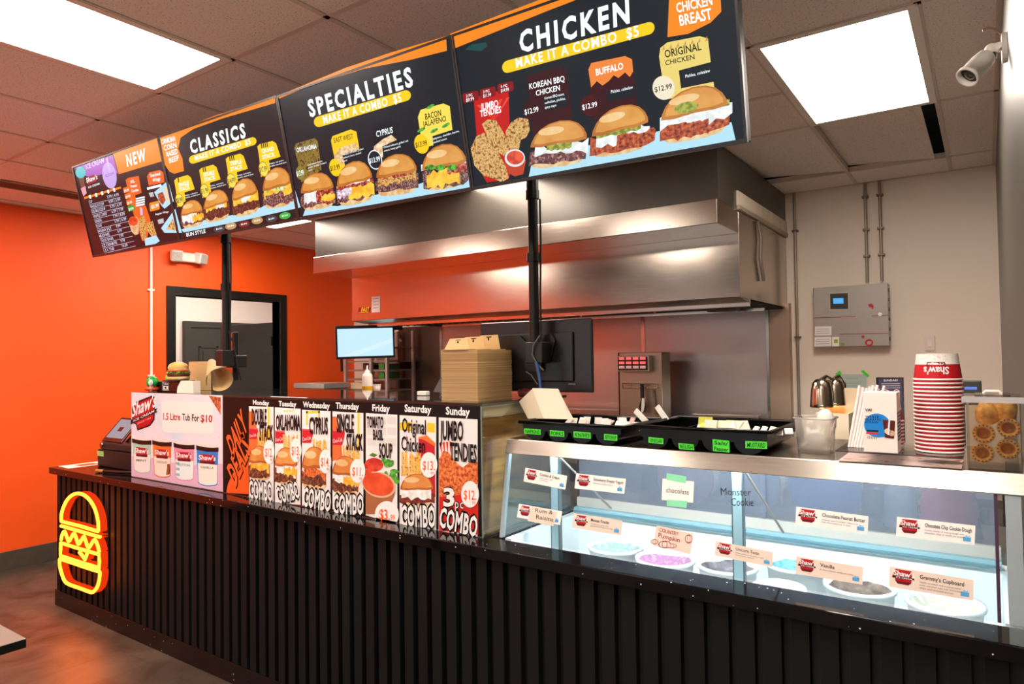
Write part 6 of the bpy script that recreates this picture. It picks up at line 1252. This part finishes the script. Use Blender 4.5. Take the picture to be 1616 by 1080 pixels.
t = thing('router', 'small black network box on top of the storage rack, behind the order screen', 'device', (-5.5, 5.3, 1.95)); a = onY(584, 511, 5.28); c = onY(618, 520, 5.28); build('case', MB().box(a.x, c.x, 5.28, 5.45, 1.951, max(a.z, 2.0), M('14151c', .35)), t, bev=.004)
A = Art(frame_mw((a.x, 5.2795, 1.951), (1, 0, 0), (0, 0, 1)), .0006); A.text('link', (.09, .016), (.2, .016), (.09, .03), P('c8ccd8'), 1, .01, px=False); A.build('front_marks', t)
p_ = onY(624, 528, 5.70); q_ = onY(633, 539, 5.70); t = thing('wall_hook', 'small white hook on the left edge of the dark wall cladding', 'hook', p_); b = MB(); b.tube([p_, q_], .012, M('efe6dc', .35)); build('peg', b, t); b = MB(); b.cyl(p_+Vector((0, .0, 0)), p_+Vector((0, .033, 0)), .018, M('4a403a', .4)); build('base', b, t)
# heat lamps at the right
t = thing('heat_lamp', 'pair of domed stainless heat lamps glowing over the pale food bin', 'lamp', (-.80, 4.3, .92)); dm_ = steel('b5a692', .2, .1, (1, 1, 8))
for k, (px_, py_, Y_) in enumerate(((1297, 643, 4.10), (1317, 640, 4.32))):
    c = onY(px_, py_, Y_); b = MB(); b.lathe([(.060, 0), (.062, .004), (.060, .02), (.054, .10), (.046, .135), (.030, .155), (0, .16)], c, dm_, 26); h = build('dome', b, t)
    b = MB()
    for s in range(10):
        for g in (-.75, -.25): a = -2.05+g*1.1+.3; b.blob((c.x+.0565*math.cos(a), c.y+.0565*math.sin(a), c.z+.03+.006*s), (.0022, .0022, .0022), M('3a3028', .5), 6, 4)
    build('vent_holes', b, h); build('bulb', MB().blob((c.x, c.y, c.z+.02), (.022, .022, .028), E('ffb45a', 10)), h)
    b = MB(); b.tube([(c.x, c.y, c.z+.155), (c.x+.02, c.y+.03, c.z+.17), (c.x+.035, 4.44, c.z+.12), (c.x+.035, 4.47, .925)], .010, dm_); build('arm', b, t)
t = thing('food_bin', 'pale box lit by the heat lamps behind the frosted container', 'bin', (-.78, 4.2, .9)); b = MB(); pb = M('efd9b4', .5)
x0, x1 = onY(1288, 690, 4.0).x, onY(1340, 690, 4.0).x; b.box(x0, x1, 4.0, 4.012, .921, 1.30, pb); b.box(x0, x0+.012, 4.012, 4.38, .921, 1.30, pb); b.box(x1-.012, x1, 4.012, 4.38, .921, 1.30, pb); build('walls', b, t); b = MB(); b.box(x0, x1, 4.38, 4.392, .921, 1.42, pb); b.box(x0+.012, x1-.012, 4.012, 4.38, .921, .93, pb); build('back_panel', b, t)
t = thing('steel_table', 'steel work table carrying the heat lamps at the right of the kitchen', 'table', (-.5, 4.25, 0)); build('top', MB().box(-1.15, .04, 3.95, 4.55, .88, .92, rs), t)
for x in (-1.14, -.02):
    for y in (3.96, 4.50): build('leg', MB().box(x, x+.04, y, y+.04, 0, .88, rm), t)
# back wall fittings
by_ = YB
t = thing('fire_control_panel', 'grey control panel with a small blue display and red marks on the cream back wall', 'panel', (-.86, by_-.05, 1.67)); gp = M('a59c94', .4, .25, name='grey_panel_metal', var=.04)
K = crop(1220, 280, 3.6); fy = by_-.11
v = [onY(1283, 453, fy), onY(1401, 449, fy), onY(1402, 547, fy), onY(1284, 547, fy)]
x0, x1, z0, z1 = v[0].x, v[1].x, (v[2].z+v[3].z)/2, (v[0].z+v[1].z)/2
build('cabinet', MB().box(x0, x1, fy, by_-.002, z0, z1, gp), t, bev=.004)
def fA(): return Art(frame_mw((x0, fy-.0008, z0), (1, 0, 0), (0, 0, 1)), .0012)
A = fA(); A.poly([K(318, 655), K(430, 650), K(432, 755), K(320, 755)], M('b8a890', .3, .6), 1); A.poly([K(324, 662), K(425, 658), K(427, 748), K(326, 749)], M('2e2a28', .3), 2); A.poly([K(342, 688), K(400, 686), K(401, 718), K(343, 719)], E('5fb2f2', 1.0), 3); A.build('display', t, 'black framed blue display')
A = fA()
for s in ((228, 798, 470, 790), (560, 787, 655, 782), (380, 890, 655, 884)): A.poly([K(s[0], s[1]), K(s[2], s[3]), K(s[2], s[3]+4), K(s[0], s[1]+4)], P('a04a40'), 1)
A.poly([K(540, 722), K(560, 718), K(572, 732), K(568, 752), K(560, 740), K(545, 736)], P('c02a2a'), 1.5); A.build('red_line', t)
A = fA(); A.ell(K(546, 940), 6.5, 5.5, P('c02a2a'), 1.5); A.ell(K(546, 940), 3.6, 2.8, gp, 2); A.poly([K(534, 946), K(560, 930), K(560, 936), K(534, 952)], gp, 2.4); A.ell(K(511, 907), 2.6, 2.6, P('b84a40'), 1.5); A.build('red_emblem', t)
A = fA(); A.poly([K(238, 848), K(332, 846), K(332, 898), K(238, 900)], P('efe8e2'), 1); A.poly([K(236, 908), K(332, 906), K(332, 960), K(236, 962)], P('efe8e2'), 1); A.poly([K(336, 908), K(375, 906), K(375, 960), K(336, 961)], P('f4eee6'), 1); A.poly([K(346, 922), K(368, 921), K(368, 942), K(346, 943)], P('a8b83a'), 2); A.poly([K(384, 940), K(406, 940), K(406, 958), K(384, 958)], P('8a9a3a'), 1.5)
for k in range(3): A.poly([K(245, 862+k*12), K(320, 860+k*12), K(320, 863+k*12), K(245, 865+k*12)], P('a8a09a'), 2); A.poly([K(243, 920+k*13), K(320, 918+k*13), K(320, 921+k*13), K(243, 923+k*13)], P('a8a09a'), 2)
A.build('paper_label', t)
lk = onY(*K(609, 779), fy); b = MB(); b.cyl((lk.x, fy-.012, lk.z), (lk.x, fy-.001, lk.z), .014, M('d8d0c6', .25, .8)); build('lock', b, t)
for k in range(6): zz = z0+.05+k*(z1-z0-.1)/5; build('hinge', MB().box(x1+.0005, x1+.008, fy-.004, fy+.012, zz-.012, zz+.012, M('3a342f', .4)), t)
cm = M('9a8c78', .4, .5, name='galvanised_conduit')
for px_, lab, zb in ((1365.5, 'galvanised conduit from the ceiling to the control panel, left of the pair', 2.16), (1388.5, 'galvanised conduit from the ceiling to the control panel, right of the pair', 2.16), (1253.5, 'galvanised conduit down the corner beside the hood', .6)):
    x = onY(px_, 320, by_-.03).x; t = thing('conduit_pipe', lab, 'pipe', (x, by_-.03, zb)); build('tube', MB().cyl((x, by_-.03, zb), (x, by_-.03, ZC-.005), .0105, cm), t)
    for z in ([2.35, 2.55, 2.8] if zb > 1 else [1.75, 2.6]): build('strap', MB().box(x-.022, x+.022, by_-.047, by_-.001, z, z+.014, M('6a5a48', .4, .6)), t)
t = thing('wall_switch', 'white light switch plate on the cream back wall', 'switch', (-.34, by_, 1.69)); a = onY(1459, 530, by_-.01); c = onY(1476, 554, by_-.01); build('plate', MB().box(a.x, c.x, by_-.012, by_-.001, c.z, a.z, M('e6d8cc', .4)), t, bev=.004); build('rocker', MB().box(a.x+.018, c.x-.018, by_-.018, by_-.0125, c.z+.03, a.z-.03, M('efe4da', .3)), t, bev=.002)
Kw = crop(1240, 560, 5.4)
def wA(y=by_-.002): return Art(frame_mw((-1, y, 1), (1, 0, 0), (0, 0, 1)), .0012)
c_ = onY(1342, 620, by_-.002); mw = frame_mw((c_.x, by_-.002, c_.z), (1, 0, 0), (0, 0, 1)); t = thing('notice', 'pale green paper notice taped to the back wall with bright green tape', 'notice', mw=mw); A = Art(mw, .001)
A.poly([Kw(470, 165), Kw(690, 170), Kw(690, 470), Kw(470, 450)], P('b4c4bc'), 1); A.text('INSTRUCTIONS', Kw(515, 208), Kw(612, 208), Kw(515, 196), P('7a8a84'), 2)
for k in range(8): A.poly([Kw(500, 240+k*22), Kw(640, 240+k*22), Kw(640, 246+k*22), Kw(500, 246+k*22)], P('98aaa2'), 2)
A.build('paper', t); A.poly([Kw(420, 165), Kw(460, 135), Kw(478, 158), Kw(470, 175), Kw(440, 178)], tape, 2.5); A.build('tape_strip', t); A.poly([Kw(640, 140), Kw(662, 130), Kw(715, 180), Kw(695, 195)], tape, 2.5); A.build('tape_strip', t)
sy = 4.9; c_ = onY(1405, 626, sy); mw = frame_mw((c_.x, sy, c_.z), (1, 0, 0), (0, 0, 1)); t = thing('dessert_sign', 'dark framed dessert sign standing behind the straw box', 'sign', mw=mw); A = Art(mw, .001)
A.poly([Kw(778, 195), Kw(1005, 195), Kw(1005, 400), Kw(778, 400)], P('241e2c'), 1); A.poly([Kw(790, 205), Kw(995, 205), Kw(995, 400), Kw(790, 400)], P('4a4456'), 1.5); A.build('board', t)
A.text('SUNDAES', Kw(835, 228), Kw(955, 226), Kw(835, 212), pW, 2, .01)
for k in range(3): A.poly([Kw(815, 245+k*18), Kw(975, 243+k*18), Kw(975, 250+k*18), Kw(815, 252+k*18)], P('b0aabc'), 2)
A.ell(Kw(842, 322), 8, 5, pW, 2); A.ell(Kw(842, 320), 6, 3.4, P('c04a38'), 3); A.ell(Kw(945, 322), 5, 5, pW, 2); A.ell(Kw(945, 318), 4, 3, P('c04a38'), 3); A.build('print', t)
b = MB(); a = onY(1384, 634, sy+.02); c = onY(1426, 596, sy+.02); b.box(a.x, c.x, sy+.003, sy+.02, .93, c.z, M('1a1620', .4)); build('stand', b, t)
t = thing('terminal', 'dark grey terminal with a small blue light on a black stand, behind the cup stack', 'device', (-.2, 4.8, .92)); Y_ = 4.8
a, c = onY(1508, 601, Y_), onY(1550, 640, Y_); b = MB(); b.box(a.x, c.x, Y_, Y_+.05, c.z, a.z, M('3a3632', .4)); build('case', b, t, bev=.006); e = onY(1532, 613, Y_); build('blue_light', MB().box(e.x-.03, e.x+.03, Y_-.002, Y_-.0005, e.z-.008, e.z+.008, E('6a8ae8', 1)), t)
d = onY(1508, 640, Y_), onY(1524, 700, Y_); b = MB(); b.box(d[0].x, d[1].x, Y_, Y_+.1, .93, c.z-.001, M('14110f', .5)); build('stand', b, t)
t = thing('back_counter', 'steel counter along the back wall under the paper notices', 'counter', (-.55, 5.0, 0)); build('top', MB().box(-1.2, .06, 4.75, 5.6, .89, .929, rs), t)
for x in (-1.19, .01):
    for y in (4.76, 5.55): build('leg', MB().box(x, x+.04, y, y+.04, 0, .89, rm), t)
# ------------------------------------------------------------------ security camera, table, small ceiling fittings
t = thing('security_camera', 'white bullet security camera on the right wall under the ceiling', 'camera', (XR, 2.95, 2.58)); K = crop(1480, 40, 7.71); wc = M('f0e8dd', .35, name='white_camera_shell')
mp = onX(*K(825, 270), XR-.005); b = MB(); b.cyl((XR-.001, mp.y, mp.z), (XR-.016, mp.y, mp.z), .048, wc, n=28); build('wall_mount', b, t, bev=.003)
yc = mp.y; el = onY(*K(650, 300), yc); b = MB(); b.tube([(XR-.016, yc, mp.z), ((XR+el.x)/2, yc, (mp.z+el.z)/2+.004), (el.x, yc, el.z)], .018, wc, 14); build('arm', b, t); build('elbow', MB().blob((el.x, yc, el.z), (.021, .021, .021), wc), t)
build('knuckle', MB().cyl((el.x, yc, el.z-.012), (el.x-.002, yc-.004, el.z-.034), .016, M('2a2420', .4)), t)
h0 = onY(*K(590, 390), yc-.01); h1 = onY(*K(382, 610), yc-.05); ax = (h1-h0); Lc = ax.length; b = MB()
b.lathe([(0, -.012), (.020, -.010), (.030, 0), (.034, .03), (.034, Lc), (.037, Lc), (.037, Lc+.012), (.031, Lc+.012), (.031, Lc-.01)], h0, wc, 32, ax); build('body', b, t)
b = MB(); b.lathe([(.031, Lc-.008), (0, Lc-.008)], h0, M('14110f', .2), 28, ax); b.lathe([(.018, Lc-.007), (.018, Lc-.001), (.012, Lc+.002), (0, Lc+.003)], h0, M('3a332c', .08, coat=1), 24, ax); build('lens', b, t)
b = MB(); b.tube([(XR-.012, yc, mp.z+.045), (XR-.035, yc+.01, mp.z+.075), (XR-.05, yc+.02, mp.z+.088), (XR-.066, yc+.02, mp.z+.082)], .004, M('8a6a50', .5)); build('cable', b, t)
t = thing('dining_table', 'dining table with a pale top and thick dark edge at the lower left', 'table', (-3.1, .5, 0)); b = MB(); b.box(-3.7, -2.532, .10, .906, .722, .748, M('0c0b0b', .4)); build('tabletop', b, t); build('laminate', MB().box(-3.7, -2.532, .10, .906, .7482, .7502, M('7d7268', .4, var=.1, scale=4, stretch=(1, 8, 1))), t)
b = MB(); b.cyl((-3.1, .5, .02), (-3.1, .5, .72), .04, black); build('pedestal', b, t); b = MB(); b.box(-3.4, -2.8, .46, .54, 0, .02, black); b.box(-3.14, -3.06, .2, .459, 0, .02, black); b.box(-3.14, -3.06, .541, .8, 0, .02, black); build('foot', b, t)
p = onZ(1171, 207, ZC-.02); t = thing('sprinkler', 'small dark sprinkler head in the ceiling right of the chicken screen', 'sprinkler', (p.x, p.y, ZC)); b = MB(); b.cyl((p.x, p.y, ZC-.005), (p.x, p.y, ZC-.03), .012, M('4a382c', .4, .6)); build('body', b, t); b = MB(); b.cyl((p.x, p.y, ZC-.034), (p.x, p.y, ZC-.030), .024, M('4a382c', .4, .6)); build('deflector', b, t)
t = thing('ceiling_vent', 'long dark slot vent in the ceiling along the top of the orange wall', 'vent', (-5.70, 1.0, ZC)); b = MB(); b.box(-5.80, -5.62, -1.5, 2.95, ZC-.006, ZC-.0045, M('4a4030', .7)); build('slot', b, t)
b = MB()
for x in (-5.82, -5.62): b.box(x, x+.02, -1.5, 2.95, ZC-.010, ZC-.0045, M('a8907c', .6))
build('frame', b, t)
